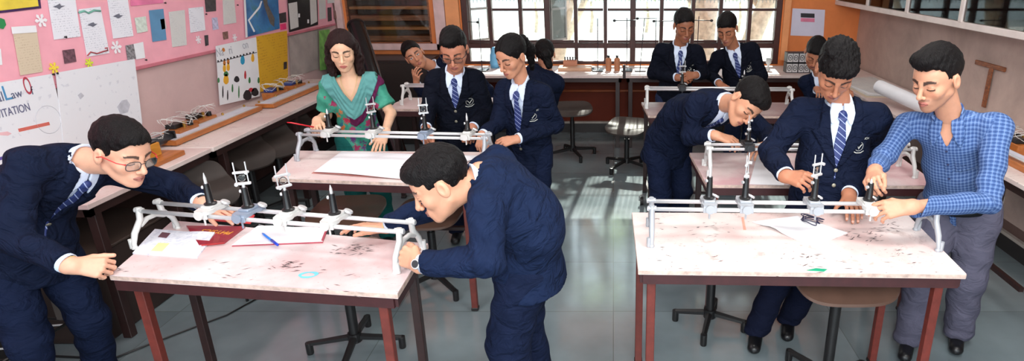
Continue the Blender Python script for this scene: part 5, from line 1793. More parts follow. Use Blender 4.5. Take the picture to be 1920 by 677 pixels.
# ---------------------------------------------------------------- hand, in its own space: wrist at 0, fingers +y, back of hand +z, thumb at -x
def finger_chain(root, lens, curls, az):
    """points of one finger; curl bends towards -z"""
    pts = [np.array(root, float)]
    ang = 0
    for l, c in zip(lens, curls):
        ang += math.radians(c)
        d = np.array([math.sin(az) * math.cos(ang), math.cos(az) * math.cos(ang), -math.sin(ang)])
        pts.append(pts[-1] + d * l)
    return pts
def hand_prims(pose):
    c = pose.get('curl', (20, 22, 24, 28))
    sp = pose.get('spread', 1.0)
    th = pose.get('thumb', (-.55, .75, -.25))
    tb = pose.get('tbend', 20)
    cap_ = []
    roots = [(-.029, .088, .002), (-.0095, .093, .004), (.0105, .090, .003), (.0290, .081, .000)]
    lens = [(.040, .024, .020), (.044, .028, .021), (.041, .026, .020), (.032, .019, .018)]
    rad = [.0088, .0090, .0085, .0076]
    fan = [-.09, -.02, .05, .13]
    out = []
    for i in range(4):
        a = fan[i] * sp
        cc = c[i]
        if isinstance(cc, (tuple, list)):
            cur = cc
        else:
            cur = (cc, cc * 1.15, cc * .7)
        out.append((finger_chain(roots[i], lens[i], cur, a), rad[i]))
    t0 = np.array([-.020, .022, -.006]); t1 = np.array([-.040, .052, -.014])
    td = nrm(th)
    ax = nrm(np.cross(td, [.4, 1, -.2]))
    t2 = t1 + td * .034
    k = math.radians(tb)
    td2 = nrm(td * math.cos(k) + nrm(np.array([.5, .6, -.4])) * math.sin(k))
    t3 = t2 + td2 * .028
    return out, (t0, t1, t2, t3)
def hand_sdf(p, prims, fore, rf=(.0265, .030)):
    out, (t0, t1, t2, t3) = prims
    zn = F32([0, 0, 1])
    d = cap(p, (0, .004, 0), (0, -fore * .25, 0), .0255, rf[0], zn, .72)
    d = smin(d, cap(p, (0, -fore * .25, 0), (0, -fore, 0), rf[0], rf[1], zn, .82), .02)
    for (x0, x1) in ((-.014, -.028), (-.004, -.0095), (.006, .0105), (.014, .027)):
        i = [-.028, -.0095, .0105, .027].index(x1)
        d = smin(d, cap(p, (x0, .010, -.002), out[i][0][0] + np.array([0, -.004, -.004]), .0150, .0118), .012)
    f = None
    for pts, r in out:
        g = None
        for k in range(3):
            c = cap(p, pts[k], pts[k + 1], r * (1 - .08 * k), r * (1 - .08 * (k + 1)))
            g = c if g is None else smin(g, c, .003)
            if k:
                g = smin(g, sph(p, pts[k] + np.array([0, 0, .0008]), r * (1.03 - .08 * k)), .003)
        f = g if f is None else np.minimum(f, g)
    d = smin(d, f, .005)
    d = smin(d, cap(p, t0, t1, .0165, .0130), .012)
    t = smin(cap(p, t1, t2, .0118, .0100), cap(p, t2, t3, .0100, .0082), .004)
    return smin(d, t, .006)

# ---------------------------------------------------------------- a person
FAST = False
def two_bone(S, W, l1, l2, pole):
    S, W = np.asarray(S, float), np.asarray(W, float)
    v = W - S
    d = np.linalg.norm(v)
    if d > (l1 + l2) * .995:
        k = d / ((l1 + l2) * .995)
        l1 *= k; l2 *= k
    a = (l1 * l1 - l2 * l2 + d * d) / (2 * d)
    h = math.sqrt(max(l1 * l1 - a * a, 0))
    dr = v / d
    q = np.asarray(pole, float)
    q = nrm(q - dr * np.dot(q, dr))
    return S + dr * a + q * h
def person(cfg):
    g = cfg.get
    sc = g('scale', 1.0)
    base = np.array([g('hip')[0], g('hip')[1], 0.0])
    fine = g('res', 1.0)
    hip = A_(*g('hip')); neck = A_(*g('neck')); fw = A_(*g('fwd'))
    lean = g('waist_push', (0, 0, 0))
    pelv_f = A_(*g('hipfwd', g('fwd')))
    waist = hip * .60 + neck * .40 + A_(*lean)
    u = nrm(neck - waist)
    Cf = frame_fu(fw - u * np.dot(fw, u), u)
    R_, Fw, U = Cf[:, 0], Cf[:, 1], Cf[:, 2]
    pu = A_(*g('pelvis_up')) if g('pelvis_up') else nrm(waist - hip + A_(0, 0, .25))
    pu = nrm(pu)
    Pf = frame_fu(pelv_f - pu * np.dot(pelv_f, pu), pu)
    PR, PF, PU = Pf[:, 0], Pf[:, 1], Pf[:, 2]
    sw = g('shoulder', .165) * sc
    SR = A_(*g('SR')) if g('SR') else neck - U * .050 * sc + R_ * sw
    SL = A_(*g('SL')) if g('SL') else neck - U * .050 * sc - R_ * sw
    WR, WL = A_(*g('WR')), A_(*g('WL'))
    ua, fa = .265 * sc, .235 * sc
    ER = A_(*g('ER')) if g('ER') else two_bone(SR, WR, ua, fa, g('poleR', (.3, .3, -1)))
    EL = A_(*g('EL')) if g('EL') else two_bone(SL, WL, ua, fa, g('poleL', (-.3, .3, -1)))
    HR, HL = hip + PR * .080 * sc, hip - PR * .080 * sc
    FR, FL = A_(*g('FR')), A_(*g('FL'))
    AR, AL = FR + A_(0, 0, .085), FL + A_(0, 0, .085)
    th, sh = .385 * sc, .37 * sc
    kp = A_(*g('kneepole', tuple(PF)))
    _ll = max(np.linalg.norm(HR - AR), np.linalg.norm(HL - AL)) * g('straight', 1.01)
    if _ll < th + sh:
        th, sh = th * _ll / (th + sh), sh * _ll / (th + sh)
    KR = two_bone(HR, AR, th, sh, kp); KL = two_bone(HL, AL, th, sh, kp)
    hc = A_(*g('head')); hs = g('hscale', 1.08)
    Hf = frame_fu(A_(*g('look')), A_(*g('hup', (0, 0, 1))))
    skin = g('skin', (196, 146, 118))
    fem = g('fem', False)
    body_v, body_f, body_c = [], [], []
    nv = 0
    def addbody(v, f, c):
        nonlocal nv
        body_v.append(v); body_f.append(f + nv); body_c.append(c)
        nv += len(v)
    # head and neck
    nl = (Hf.T @ (neck - U * .01 - hc)) / hs
    nr = .043 if fem else .048
    hh = .0030 * fine
    f_ = lambda p: head_sdf(p, nl, nr, fem)
    lo = np.minimum([-.095, -.118, -.15], nl - .055); hi = np.maximum([.095, .135, .128], nl + .055)
    v, f = polygonise(f_, lo, hi, hh)
    hcols = head_colors(v, skin, g('open_eyes', False), g('lip', (150, 88, 82)), g('stubble', 0.0), fem, g('brow', 1.0))
    addbody(v * hs @ Hf.T + hc, f, hcols)
    scol = np.array(srgb(*skin)[:3])
    # hands with wrists
    wrist_dirs = {}
    for side, W, E in (('R', WR, ER), ('L', WL, EL)):
        hp = g('hand' + side)
        if hp is None:
            continue
        dirv = A_(*hp['dir']); dor = A_(*hp['dorsal'])
        y = nrm(dirv); z = nrm(dor - y * np.dot(dor, y)); x = np.cross(y, z)
        Rm = np.stack([x, y, z], 1)
        mir = -1 if side == 'L' else 1
        ks = hp.get('size', 1.0) * sc * .97
        pr = hand_prims(hp)
        fl_ = (Rm.T @ (E - W)) / ks
        fl_[0] *= mir
        fl_ = nrm(fl_) * .10
        def hsd(p, pr=pr, fl_=fl_):
            d = hand_sdf(p, pr, .012)
            d2 = cap(p, (0, 0, 0), fl_, .0235, .0290)
            return smin(d, d2, .016)
        v, f = polygonise(hsd, (-.11, -.12, -.12), (.09, .20, .10), .0026 * max(fine, .9))
        nail = np.zeros(len(v))
        cc = np.tile(scol, (len(v), 1))
        if mir < 0:
            v = v * [-1, 1, 1]; f = f[:, ::-1]
        for pts, r in pr[0]:
            tip = np.array(pts[-1]) * [mir, 1, 1]
            dd = np.linalg.norm(v - tip - np.array([0, 0, .004]), axis=1)
            m = (dd < .0065)
            cc[m] = cc[m] * .45 + np.array(srgb(236, 190, 176)[:3]) * .55
            for j in (1, 2):
                kk = np.linalg.norm(v - (np.array(pts[j]) * [mir, 1, 1] + np.array([0, 0, r])), axis=1) < .005
                cc[kk] = cc[kk] * [.86, .80, .80]
        addbody((v * ks) @ Rm.T + W, f, cc)
        wrist_dirs[side] = (Rm, ks)
    # rest of the body under the clothes (continuous torso, arms, legs)
    def body_f_(p):
        d = cap(p, hip, waist, .095 * sc, .088 * sc, Fw, .75)
        d = smin(d, cap(p, waist, neck - U * .11, .092 * sc, .098 * sc, Fw, .72), .05)
        d = smin(d, cap(p, SR * .9 + SL * .1, SL * .9 + SR * .1, .040, .040), .05)
        d = smin(d, cap(p, neck - U * .06, neck + U * .01, .050, nr * hs), .03)
        for S, E, W in ((SR, ER, WR), (SL, EL, WL)):
            d = smin(d, cap(p, S, E, .042 * sc, .034 * sc), .03)
            d = smin(d, cap(p, E, W, .035 * sc, .0235 * sc), .015)
        for H, K, Fo in ((HR, KR, AR), (HL, KL, AL)):
            d = smin(d, cap(p, H, K, .070 * sc, .045 * sc), .04)
            d = smin(d, cap(p, K, Fo, .046 * sc, .032 * sc), .02)
        return d
    if g('clothes') in ('shirt', 'kurta'):
        bf0 = body_f_
        def body_f_(p):
            l = (p - neck.astype(F32)) @ Cf.astype(F32)
            t = cap(p, waist, neck - U * .12 * sc, .116 * sc * g('bulk', 1.0), .126 * sc * g('bulk', 1.0), Fw, .74)
            t = smin(t, cap(p, SR * .86 + SL * .14 - U * .012, SL * .86 + SR * .14 - U * .012, .046, .046), .055)
            t = smin(t, cap(p, neck - U * .030, SR * .75 + neck * .25, .040, .045), .03)
            t = smin(t, cap(p, neck - U * .030, SL * .75 + neck * .25, .040, .045), .03)
            reg = np.maximum(np.abs(l[:, 0]) - .11, np.abs(l[:, 2] + .09) - .12)
            return smin(bf0(p), np.maximum(t + .009, reg), .012)
    allp = np.array([hip, waist, neck, SR, SL, ER, EL, WR, WL, KR, KL, AR, AL])
    bare = g('bare_arms', False)
    v, f = polygonise(body_f_, allp.min(0) - .12, allp.max(0) + .12, .0065 if bare else .016)
    addbody(v, f, np.tile(scol, (len(v), 1)))
    V_ = np.concatenate(body_v); Fc = np.concatenate(body_f); Cc = np.concatenate(body_c)
    root = mesh_obj('person', V_, Fc, SKIN, None, base, cols=Cc)
    root['_base'] = tuple(base)
    tag(root, g('label'), 'person')
    # eyes of open-eyed faces are coloured in the skin attribute; hair
    hv, hf = polygonise(lambda p: hair_sdf(p, g('hair', 'short'), g('seed', 1)), (-.14, -.20, -.22), (.14, .13, .17), .0034 * fine)
    if g('hair') is not None:
        mesh_obj('hair', hv * hs @ Hf.T + hc, hf, g('hairmat', HAIR), root, frame=(hc, Hf))
    # ------------------------------------------------ clothes
    rng = np.random.RandomState(g('seed', 1))
    ph = rng.uniform(0, 6.28, 6)
    def wrinkle(p, a=.0028):
        w = np.sin(p @ F32([22, 14, 46]) + ph[0] + 1.8 * np.sin(p @ F32([9, 12, 7]) + ph[1])) + .6 * np.sin(p @ F32([-30, 34, 30]) + ph[2] + 1.5 * np.sin(p @ F32([15, -9, 12]) + ph[3]))
        return w * F32(a) * F32(1.35)
    kind = g('clothes', 'blazer')
    pad = .018 if kind == 'blazer' else 0.0
    bulk = g('bulk', 1.0)
    hem = g('hem', .10)
    t1 = neck - U * .12 * sc
    def torso(p):
        d = cap(p, waist, t1, (.116 + pad) * sc * bulk, (.126 + pad) * sc * bulk, Fw, .74)
        sb = -U * .012
        d = smin(d, cap(p, SR * .86 + SL * .14 + sb, SL * .86 + SR * .14 + sb, .046 + pad * .6, .046 + pad * .6), .055)
        d = smin(d, cap(p, neck - U * .030, SR * .75 + neck * .25, .040, .045), .03)
        d = smin(d, cap(p, neck - U * .030, SL * .75 + neck * .25, .040, .045), .03)
        if kind == 'blazer':
            d = smin(d, cap(p, SR + U * .004 - R_ * .01, SR * .6 + neck * .4 - U * .012, .050, .052), .03)
            d = smin(d, cap(p, SL + U * .004 + R_ * .01, SL * .6 + neck * .4 - U * .012, .050, .052), .03)
        d = smin(d, cap(p, hip + PU * .02, waist, (.128 + pad) * sc * bulk, (.114 + pad) * sc * bulk, PF, .80), .06)
        d = smin(d, cap(p, hip - PU * hem, hip + PU * .02, (.142 + pad) * sc * bulk, (.128 + pad) * sc * bulk, PF, .80), .04)
        return d
    cutlen = g('cuff', .025)
    rs = (.064, .056, .045) if kind == 'blazer' else ((.055, .046, .037) if kind == 'shirt' else (.047, .044, .03))
    def arms(p):
        out = None
        for S, E, W in ((SR, ER, WR), (SL, EL, WL)):
            d = cap(p, S, E, (rs[0] + .002) * sc, rs[1] * sc)
            if kind == 'kurta':
                dr = nrm(E - S)
                end = S + dr * .17
                d = np.maximum(cap(p, S, E, .056, .066), ((p - end.astype(F32)) @ dr.astype(F32)))
            else:
                dr = nrm(W - E)
                end = W - dr * cutlen
                d2 = cap(p, E, W + dr * .02, rs[1] * sc, rs[2] * sc)
                # folds gather at the inner elbow
                a = (p - E.astype(F32)) @ dr.astype(F32)
                d2 = d2 + F32(.0030) * np.sin(a * 120 + ph[4]) * np.exp(-(a / .07) ** 2)
                d2 = np.maximum(d2, (p - end.astype(F32)) @ dr.astype(F32))
                d = smin(d, d2, .022)
            out = d if out is None else np.minimum(out, d)
        return out
    def local(p):
        return (p - neck.astype(F32)) @ Cf.astype(F32)
    vb = g('button', -.26)
    wn = g('vwidth', .052)
    zz = F32([vb, -.10, -.02, .05, .14]); ww = F32([0, wn * .80, wn, wn * .95, wn * .9])
    def vreg(l):
        return np.abs(l[:, 0]) - np.interp(l[:, 2], zz, ww)
    def neckd(p, r):
        return cap(p, neck - U * .06, neck + (hc - neck) * .55, r, r)
    nd_ = nrm(hc - neck)
    def nax(p):
        return (p - neck.astype(F32)) @ nd_.astype(F32)
    hemp = hip - PU * hem
    def garment(p):
        t = torso(p)
        d = smin(t, arms(p), .030)
        d = d + wrinkle(p, .0022 if kind == 'blazer' else .0030)
        d = np.maximum(d, -((p - hemp.astype(F32)) @ PU.astype(F32)))
        l = local(p)
        if kind == 'blazer':
            d = smin(d, np.maximum(neckd(p, .0765 * (.91 if fem else 1)), nax(p) - .012), .014)
            vr = vreg(l)
            front = l[:, 1] > -.005
            # lapels: raised layer beside the opening
            zl = F32([vb - .01, vb + .02, -.135, -.118, -.106, -.03, .05]); wl = F32([0, .026, .082, .090, .055, .040, .030])
            lap = np.maximum(vr - np.interp(l[:, 2], zl, wl), -vr)
            lap = np.where(front, lap, .05)
            lay = smax(np.abs(t + wrinkle(p, .001) - .004) - .0075, lap * .8, .003)
            d = smin(d, lay, .0015)
            d = d + np.where(front & (l[:, 2] < .03), .0045 * np.exp(-((lap - .002) / .0035) ** 2) * (vr > .006), 0)
            # centre closing edge below the button
            edge = (l[:, 2] < vb) & front
            d = d + np.where(edge, .0030 * np.exp(-(((l[:, 0] - .012) / .0035) ** 2)), 0)
            # opening cut down to the shirt
            groove = np.maximum(vr, -(t + .018))
            groove = np.where(front, groove, .05)
            d = smax(d, -groove, .004)
            # pocket welt and cut of collar at the back
            d = np.maximum(d, -neckd(p, .0635 if not fem else .057))
            # side pocket flaps
            pk = np.maximum(np.abs(l[:, 2] + .345) - .022, np.abs(np.abs(l[:, 0]) - .085) - .058)
            d = smin(d, np.where(front, np.maximum(np.abs(t) - .0065, pk), .05), .001)
        else:
            d = np.maximum(d, -neckd(p, .050 * sc + (.006 if kind == 'kurta' else .004)))
            if kind == 'kurta':
                nk = np.maximum(np.abs(l[:, 0]) - np.interp(l[:, 2], F32([-.17, -.10, 0, .1]), F32([0, .045, .085, .09])), -(t + .02))
                d = smax(d, -np.where(l[:, 1] > 0, nk, .05), .006)
            if kind == 'shirt':
                vo = np.maximum(np.abs(l[:, 0]) - np.interp(l[:, 2], F32([-.105, -.01, .03, .1]), F32([0, .040, .052, .06])), -(t + .030))
                d = smax(d, -np.where(l[:, 1] > 0, vo, .05), .004)
                pl_ = np.maximum(np.abs(t) - .0030, np.abs(l[:, 0]) - .015)
                d = smin(d, np.where((l[:, 1] > 0) & (l[:, 2] < -.09), pl_, .05), .001)
                pk = np.maximum(np.maximum(np.abs(t) - .0032, np.abs(l[:, 2] + .185) - .055), np.abs(l[:, 0] + .075) - .048)
                d = smin(d, np.where(l[:, 1] > 0, pk, .05), .001)
        return d
    pts = np.array([SR, SL, ER, EL, WR, WL, neck, hip, hip - PU * hem])
    gm = g('cloth_mat', NAVY)
    v, f = polygonise(garment, pts.min(0) - .17, pts.max(0) + .17, .0058 * fine)
    uv = None
    if kind == 'shirt':
        v32 = v.astype(F32)
        l = local(v32)
        uvt = np.stack([l[:, 0] * 1.15, l[:, 2], 0 * l[:, 0]], 1)
        best = torso(v32)
        for S, E, W in ((SR, ER, WR), (SL, EL, WL)):
            for a, b, ra, off in ((S, E, .048, 0.0), (E, W, .038, np.linalg.norm(E - S))):
                dd = cap(v32, a, b, ra, ra * .85)
                ax = nrm(b - a)
                e1 = nrm(np.cross(ax, [.3, .1, 1])); e2 = np.cross(ax, e1)
                q = v - a
                ang = np.arctan2(q @ e2, q @ e1)
                m = dd < best - .002
                uvt[m] = np.stack([ang * .042, q @ ax + off, 0 * ang], 1)[m]
                best = np.minimum(best, dd)
        uv = uvt
    gname = {'blazer': 'blazer', 'shirt': 'checked_shirt', 'kurta': 'kurta'}[kind]
    gar = mesh_obj(gname, v, f, gm, root, frame=(neck, Cf), uv=uv)
    # shirt front, collar and tie for the uniforms
    if kind == 'blazer':
        def shirt(p):
            l = local(p)
            t = torso(p)
            d = np.maximum(t + .011, vreg(l) - .012)
            d = np.where(l[:, 1] > -.01, d, .05)
            nd = neckd(p, .0)
            cb = (hc - neck)
            col = np.maximum(np.abs(nd - .0600 * (0.90 if fem else 1.0)) - .0055, np.maximum(nax(p) - .044 + .030 * np.clip((l[:, 1] - .01) / .05, 0, 1), -(nax(p) + .05)))
            d = smin(d, col, .003)
            # collar points
            fl2 = np.maximum(np.abs(l[:, 0]) - np.interp(l[:, 2], F32([-.085, -.03, .02]), F32([.045, .058, .05])), np.interp(l[:, 2], F32([-.085, -.012, .02]), F32([.040, .004, .004])) - np.abs(l[:, 0]))
            fl2 = np.maximum(fl2, np.abs(l[:, 2] + .030) - .045)
            lay = np.maximum(np.abs(t + .001) - .005, fl2)
            d = smin(d, np.where(l[:, 1] > 0, lay, .05), .0015)
            return d
        yk = np.linspace(.02, .2, 90)
        tk = torso((np.stack([0 * yk, yk, 0 * yk - .038], 1) @ Cf.T + neck).astype(F32))
        ykn = float(yk[int(np.argmin(np.abs(tk)))])
        if g('shirt_front', True):
            lo = (-.11, -.09, -.30); hi = (.11, .20, .09)
            v, f = polygonise(lambda q: shirt((q @ Cf.T.astype(F32)) + neck.astype(F32)), lo, hi, .0036 * fine)
            shv, shf = [v @ Cf.T + neck], [f]
        else:
            shv, shf = [], []
        nsh = sum(len(a) for a in shv)
        # cuffs just past the sleeves
        cuffs = []
        for S, E, W in ((SR, ER, WR), (SL, EL, WL)):
            dr = nrm(W - E)
            end = W - dr * cutlen
            e1 = nrm(np.cross(dr, [.3, .2, 1])); e2 = np.cross(dr, e1)
            ring = []
            for (o_, r_) in ((-.03, .0375), (.014, .037), (.014, .034), (-.03, .034)):
                for j in range(20):
                    a = 2 * math.pi * j / 20
                    ring.append(end + dr * o_ + (e1 * math.cos(a) + e2 * math.sin(a)) * r_ * sc)
            fs = [[k * 20 + j, k * 20 + (j + 1) % 20, ((k + 1) % 4) * 20 + (j + 1) % 20, ((k + 1) % 4) * 20 + j] for k in range(4) for j in range(20)]
            cuffs.append((np.array(ring), np.array(fs)))
        if shv:
            mesh_obj('shirt', shv[0], shf[0], SHIRT, root, frame=(neck, Cf))
        for cv, cf_ in cuffs:
            mesh_obj('shirt_cuff', cv, cf_, SHIRT, root, frame=(neck, Cf))
        if g('tie', True):
            tl = g('tie_len', vb - .03)
            def tie(p):
                l = local(p)
                t = torso(p)
                w = np.interp(l[:, 2], F32([tl - .03, tl, -.14, -.062, -.056, -.030, -.022]), F32([0, .030, .024, .013, .018, .021, .014]))
                thk = np.interp(l[:, 2], F32([-.07, -.055, -.03]), F32([.004, .010, .009]))
                if fem:
                    pass
                reg = np.maximum(np.abs(l[:, 0] - np.sin(l[:, 2] * 9) * .004) - w, np.abs(l[:, 2] - (tl - .03 - .018) * .5) - abs(tl - .03 + .018) * .5)
                d = np.maximum(np.abs(t + .002 - g('tie_out', 0)) - thk, reg)
                d = np.maximum(d, vreg(l) - .004)
                d = smin(d, ell(l, (0, ykn - .001, -.030), (.0185, .015, .020)), .004)
                return np.where(l[:, 1] > 0, d, .05)
            v, f = polygonise(lambda q: tie((q @ Cf.T.astype(F32)) + neck.astype(F32)), (-.05, 0, tl - .05), (.05, .22, .02), .0036 * fine)
            if len(v):
                mesh_obj('tie', v @ Cf.T + neck, f, TIE, root, frame=(neck, Cf))
        yb = np.linspace(.02, .26, 140)
        for zb_ in (vb - .012, vb - .085):
            tb_ = torso((np.stack([0 * yb, yb, 0 * yb + zb_], 1) @ Cf.T + neck).astype(F32))
            ib = np.where(tb_ < .003)[0]
            if len(ib):
                cb_ = Cf @ np.array([0, yb[ib[-1]] + .003, zb_]) + neck - base
                MB().lathe([(.001, 0), (.009, 0), (.010, .002), (.008, .004), (.001, .003)], Vector(cb_), 12, Vector(Fw)).build('button', simple('blazer_button', (150, 146, 130), .35, metal=.5, var=0), root, smooth=True)
        if g('crest'):
            crest(root, torso, neck, Cf, g('crest'))
    if kind == 'shirt':
        def coll(p):
            l = local(p)
            t = torso(p)
            nd = neckd(p, .0)
            c_ = np.maximum(np.abs(nd - .060 - .12 * np.clip(.03 - nax(p), 0, .06)) - .0055, np.maximum(nax(p) - .042, -(nax(p) + .03)))
            c_ = np.maximum(c_, np.where(l[:, 1] > .0, (.040 + .25 * l[:, 2]) - np.abs(l[:, 0]), -.1))
            fl2 = np.maximum(np.abs(l[:, 0]) - np.interp(l[:, 2], F32([-.095, -.03, .02]), F32([.060, .072, .06])), np.interp(l[:, 2], F32([-.095, -.02, .03]), F32([.052, .020, .015])) - np.abs(l[:, 0]))
            fl2 = np.maximum(fl2, np.abs(l[:, 2] + .035) - .055)
            lay = np.maximum(np.abs(t - .010) - .0045, fl2)
            return smin(c_, np.where(l[:, 1] > 0, lay, .05), .004)
        v, f = polygonise(lambda q: coll((q @ Cf.T.astype(F32)) + neck.astype(F32)), (-.11, -.09, -.11), (.11, .16, .06), .0034)
        lv = v
        mesh_obj('collar', v @ Cf.T + neck, f, gm, root, frame=(neck, Cf), uv=np.stack([lv[:, 0] + .003, lv[:, 2] * 1.0, 0 * lv[:, 0]], 1))
        btn = simple('shirt_button', (52, 60, 96), .35, var=0)
        for z_ in (-.115, -.195, -.275):
            # drop a button on the placket
            ys = np.linspace(0, .22, 120)
            q = np.stack([np.zeros(120), ys, np.full(120, z_)], 1)
            t_ = torso(((q @ Cf.T) + neck).astype(F32))
            k = int(np.argmin(np.abs(t_ - .004) + np.where(ys < .03, 1, 0)))
            c = Cf @ q[k] + neck
            b_ = MB().lathe([(.001, 0), (.0055, 0), (.0055, .0025), (.001, .003)], Vector(c - base), 12, Vector(Fw)).build('button', btn, root)
    # trousers
    tm = g('trouser_mat', NAVY_T)
    if tm is not None:
        tr = g('leg_r', (.094, .071, .060))
        def trousers(p):
            d = cap(p, hip + PU * .05, hip - PU * .02, .112 * sc, .120 * sc, PF, .82)
            legs = None
            for H, K, Fo in ((HR, KR, AR), (HL, KL, AL)):
                e = cap(p, H - PU * .02, K, tr[0] * sc, tr[1] * sc)
                e = smin(e, cap(p, K, Fo + A_(0, 0, -.035), tr[1] * sc, tr[2] * sc), .03)
                a = (p - K.astype(F32)) @ F32([0, 0, 1])
                e = e + F32(.0022) * np.sin(a * 75 + p[:, 0] * 20 + ph[5]) * np.exp(-(a / .10) ** 2)
                lo_ = p[:, 2] - .045
                e = e + F32(.0028) * np.sin(lo_ * 110 + p[:, 1] * 12) * np.exp(-(lo_ / .07) ** 2)
                legs = e if legs is None else smin(legs, e, .006)
            d = smin(d, legs, .035)
            d = d + wrinkle(p, .0022)
            return np.maximum(d, .045 - p[:, 2])
        pts = np.array([hip, HR, HL, KR, KL, AR, AL])
        v, f = polygonise(trousers, pts.min(0) - .17, pts.max(0) + .17, .0085 * fine)
        mesh_obj('trousers', v, f, tm, root, frame=(hip, Pf))
    if g('belt'):
        c0 = hip + PU * .036
        ring = []
        n = 40
        prof = ((-.018, 1.0), (.018, 1.0), (.018, 1.03), (-.018, 1.03))
        for o_, k in prof:
            for j in range(n):
                a = 2 * math.pi * j / n
                ring.append(c0 + PU * o_ + (PR * math.cos(a) * .143 + PF * math.sin(a) * .122) * sc * k)
        fs = [[i * n + j, i * n + (j + 1) % n, ((i + 1) % 4) * n + (j + 1) % n, ((i + 1) % 4) * n + j] for i in range(4) for j in range(n)]
        mesh_obj('belt', np.array(ring), np.array(fs), SHOE, root, base)
    # shoes
    if g('shoes', True):
        for Fo, A0 in ((FR, AR), (FL, AL)):
            d0 = A_(*g('toe', tuple(PF))); d0[2] = 0; d0 = nrm(d0)
            z1 = A_(0, 0, 1)
            def shoe(p, Fo=Fo, d0=d0):
                d = cap(p, Fo + z1 * .035 - d0 * .045, Fo + z1 * .032 + d0 * .13, .038, .034, z1, .8)
                d = smin(d, cap(p, Fo + z1 * .04 - d0 * .03, Fo + z1 * .085 - d0 * .015, .038, .038), .02)
                return np.maximum(np.maximum(d, .001 - p[:, 2]), p[:, 2] - .095)
            v, f = polygonise(shoe, np.minimum(Fo - .1, Fo + d0 * .2 - .08) , np.maximum(Fo + .11, Fo + d0 * .2 + .08), .007)
            mesh_obj('shoe', v, f, SHOE, root, base)
    # extras in the head's or hands' space
    if g('glasses'):
        glasses(root, Hf, hc, hs, g('glasses'), base)
    for side, what in g('wear', ()):
        W, E = (WR, ER) if side == 'R' else (WL, EL)
        dr = nrm(W - E)
        Rm, ks = wrist_dirs[side]
        bracelet(root, W - dr * g('wearoff', .012), dr, Rm, what, base)
    return root, dict(torso=torso, Cf=Cf, neck=neck, base=base, Hf=Hf, hc=hc, hs=hs, U=U, Fw=Fw, R=R_, SR=SR, SL=SL, waist=waist, hip=hip, Pf=Pf, arms=arms)

def glasses(root, Hf, hc, hs, spec, base):
    rimc, sidec = spec
    rm = simple('specs_rim_%d_%d' % (rimc[0], rimc[1]), rimc, .35, var=0)
    sd_ = simple('specs_side_%d_%d' % (sidec[0], sidec[1]), sidec, .35, var=0)
    T_ = lambda q: tuple((Hf @ (np.array(q) * hs)) + hc - base)
    mb = MB()
    for s in (-1, 1):
        pts = []
        for i in range(22):
            a = 2 * math.pi * i / 22
            c_, s_ = math.cos(a), math.sin(a)
            k = 1 / (abs(c_) ** 3 + abs(s_) ** 3) ** (1 / 3)
            pts.append(T_((s * .033 + .0245 * c_ * k, .1035 - abs(s * .033 + .0245 * c_ * k) * .16, -.006 + .0175 * s_ * k)))
        mb.tube(pts, .0017, 6, True)
    mb.tube([T_((-.009, .104, .000)), T_((0, .106, .003)), T_((.009, .104, .000))], .0016, 6)
    fr_ = mb.build('spectacles', rm, root, smooth=True)
    for s in (-1, 1):
        sm_ = MB()
        sm_.tube([T_((s * .057, .095, .004)), T_((s * .073, .070, .004)), T_((s * .080, .010, .003)), T_((s * .080, -.012, -.010))], .0021, 6)
        sm_.build('temple', sd_, fr_, smooth=True)
    for s in (-1, 1):
        ln = MB()
        pts = []
        for i in range(22):
            a = 2 * math.pi * i / 22
            c_, s_ = math.cos(a), math.sin(a)
            k = 1 / (abs(c_) ** 3 + abs(s_) ** 3) ** (1 / 3)
            pts.append(T_((s * .033 + .0235 * c_ * k, .1035 - abs(s * .033 + .0235 * c_ * k) * .16, -.006 + .0165 * s_ * k)))
        ln.add(pts, [tuple(range(22))])
        ln.build('lens', glass_mat(), fr_)
def bracelet(root, c, dr, Rm, what, base):
    e1 = Rm[:, 0] - dr * np.dot(Rm[:, 0], dr); e1 = nrm(e1); e2 = nrm(np.cross(dr, e1))
    if np.dot(e2, Rm[:, 2]) < 0:
        e2 = -e2
    def ring(r, w, th, mat, nm, kx=1.0):
        mb = MB()
        pts = [tuple(c - base + (e1 * math.cos(a) * r * 1.08 + e2 * math.sin(a) * r * .92)) for a in [2 * math.pi * i / 24 for i in range(24)]]
        rings = []
        for i, p in enumerate(pts):
            a = 2 * math.pi * i / 24
            o = e1 * math.cos(a) + e2 * math.sin(a)
            p = np.array(p)
            rings.append([tuple(p + dr * w * x + o * th * y) for x, y in ((-1, -1), (1, -1), (1, 1), (-1, 1))])
        mb._rings(rings, False, True)
        return mb.build(nm, mat, root, auto=40)
    if what == 'watch':
        b = ring(.0300, .009, .0018, silver, 'wrist_watch')
        cc = c - base + e2 * .030
        MB().lathe([(.001, -.002), (.0175, -.002), (.019, .003), (.0175, .008), (.014, .009), (.001, .009)], Vector(cc), 20, Vector(e2)).build('watch_case', silver, b, auto=40)
        MB().lathe([(.001, .0092), (.0135, .0092), (.0135, .0098), (.001, .0098)], Vector(cc), 20, Vector(e2)).build('dial', castd, b)
    elif what == 'black':
        ring(.0300, .006, .003, blackp, 'wrist_band')
    elif what == 'thread':
        ring(.0300, .0015, .0012, simple('thread_gold', (210, 180, 120), .4, var=0), 'bracelet')
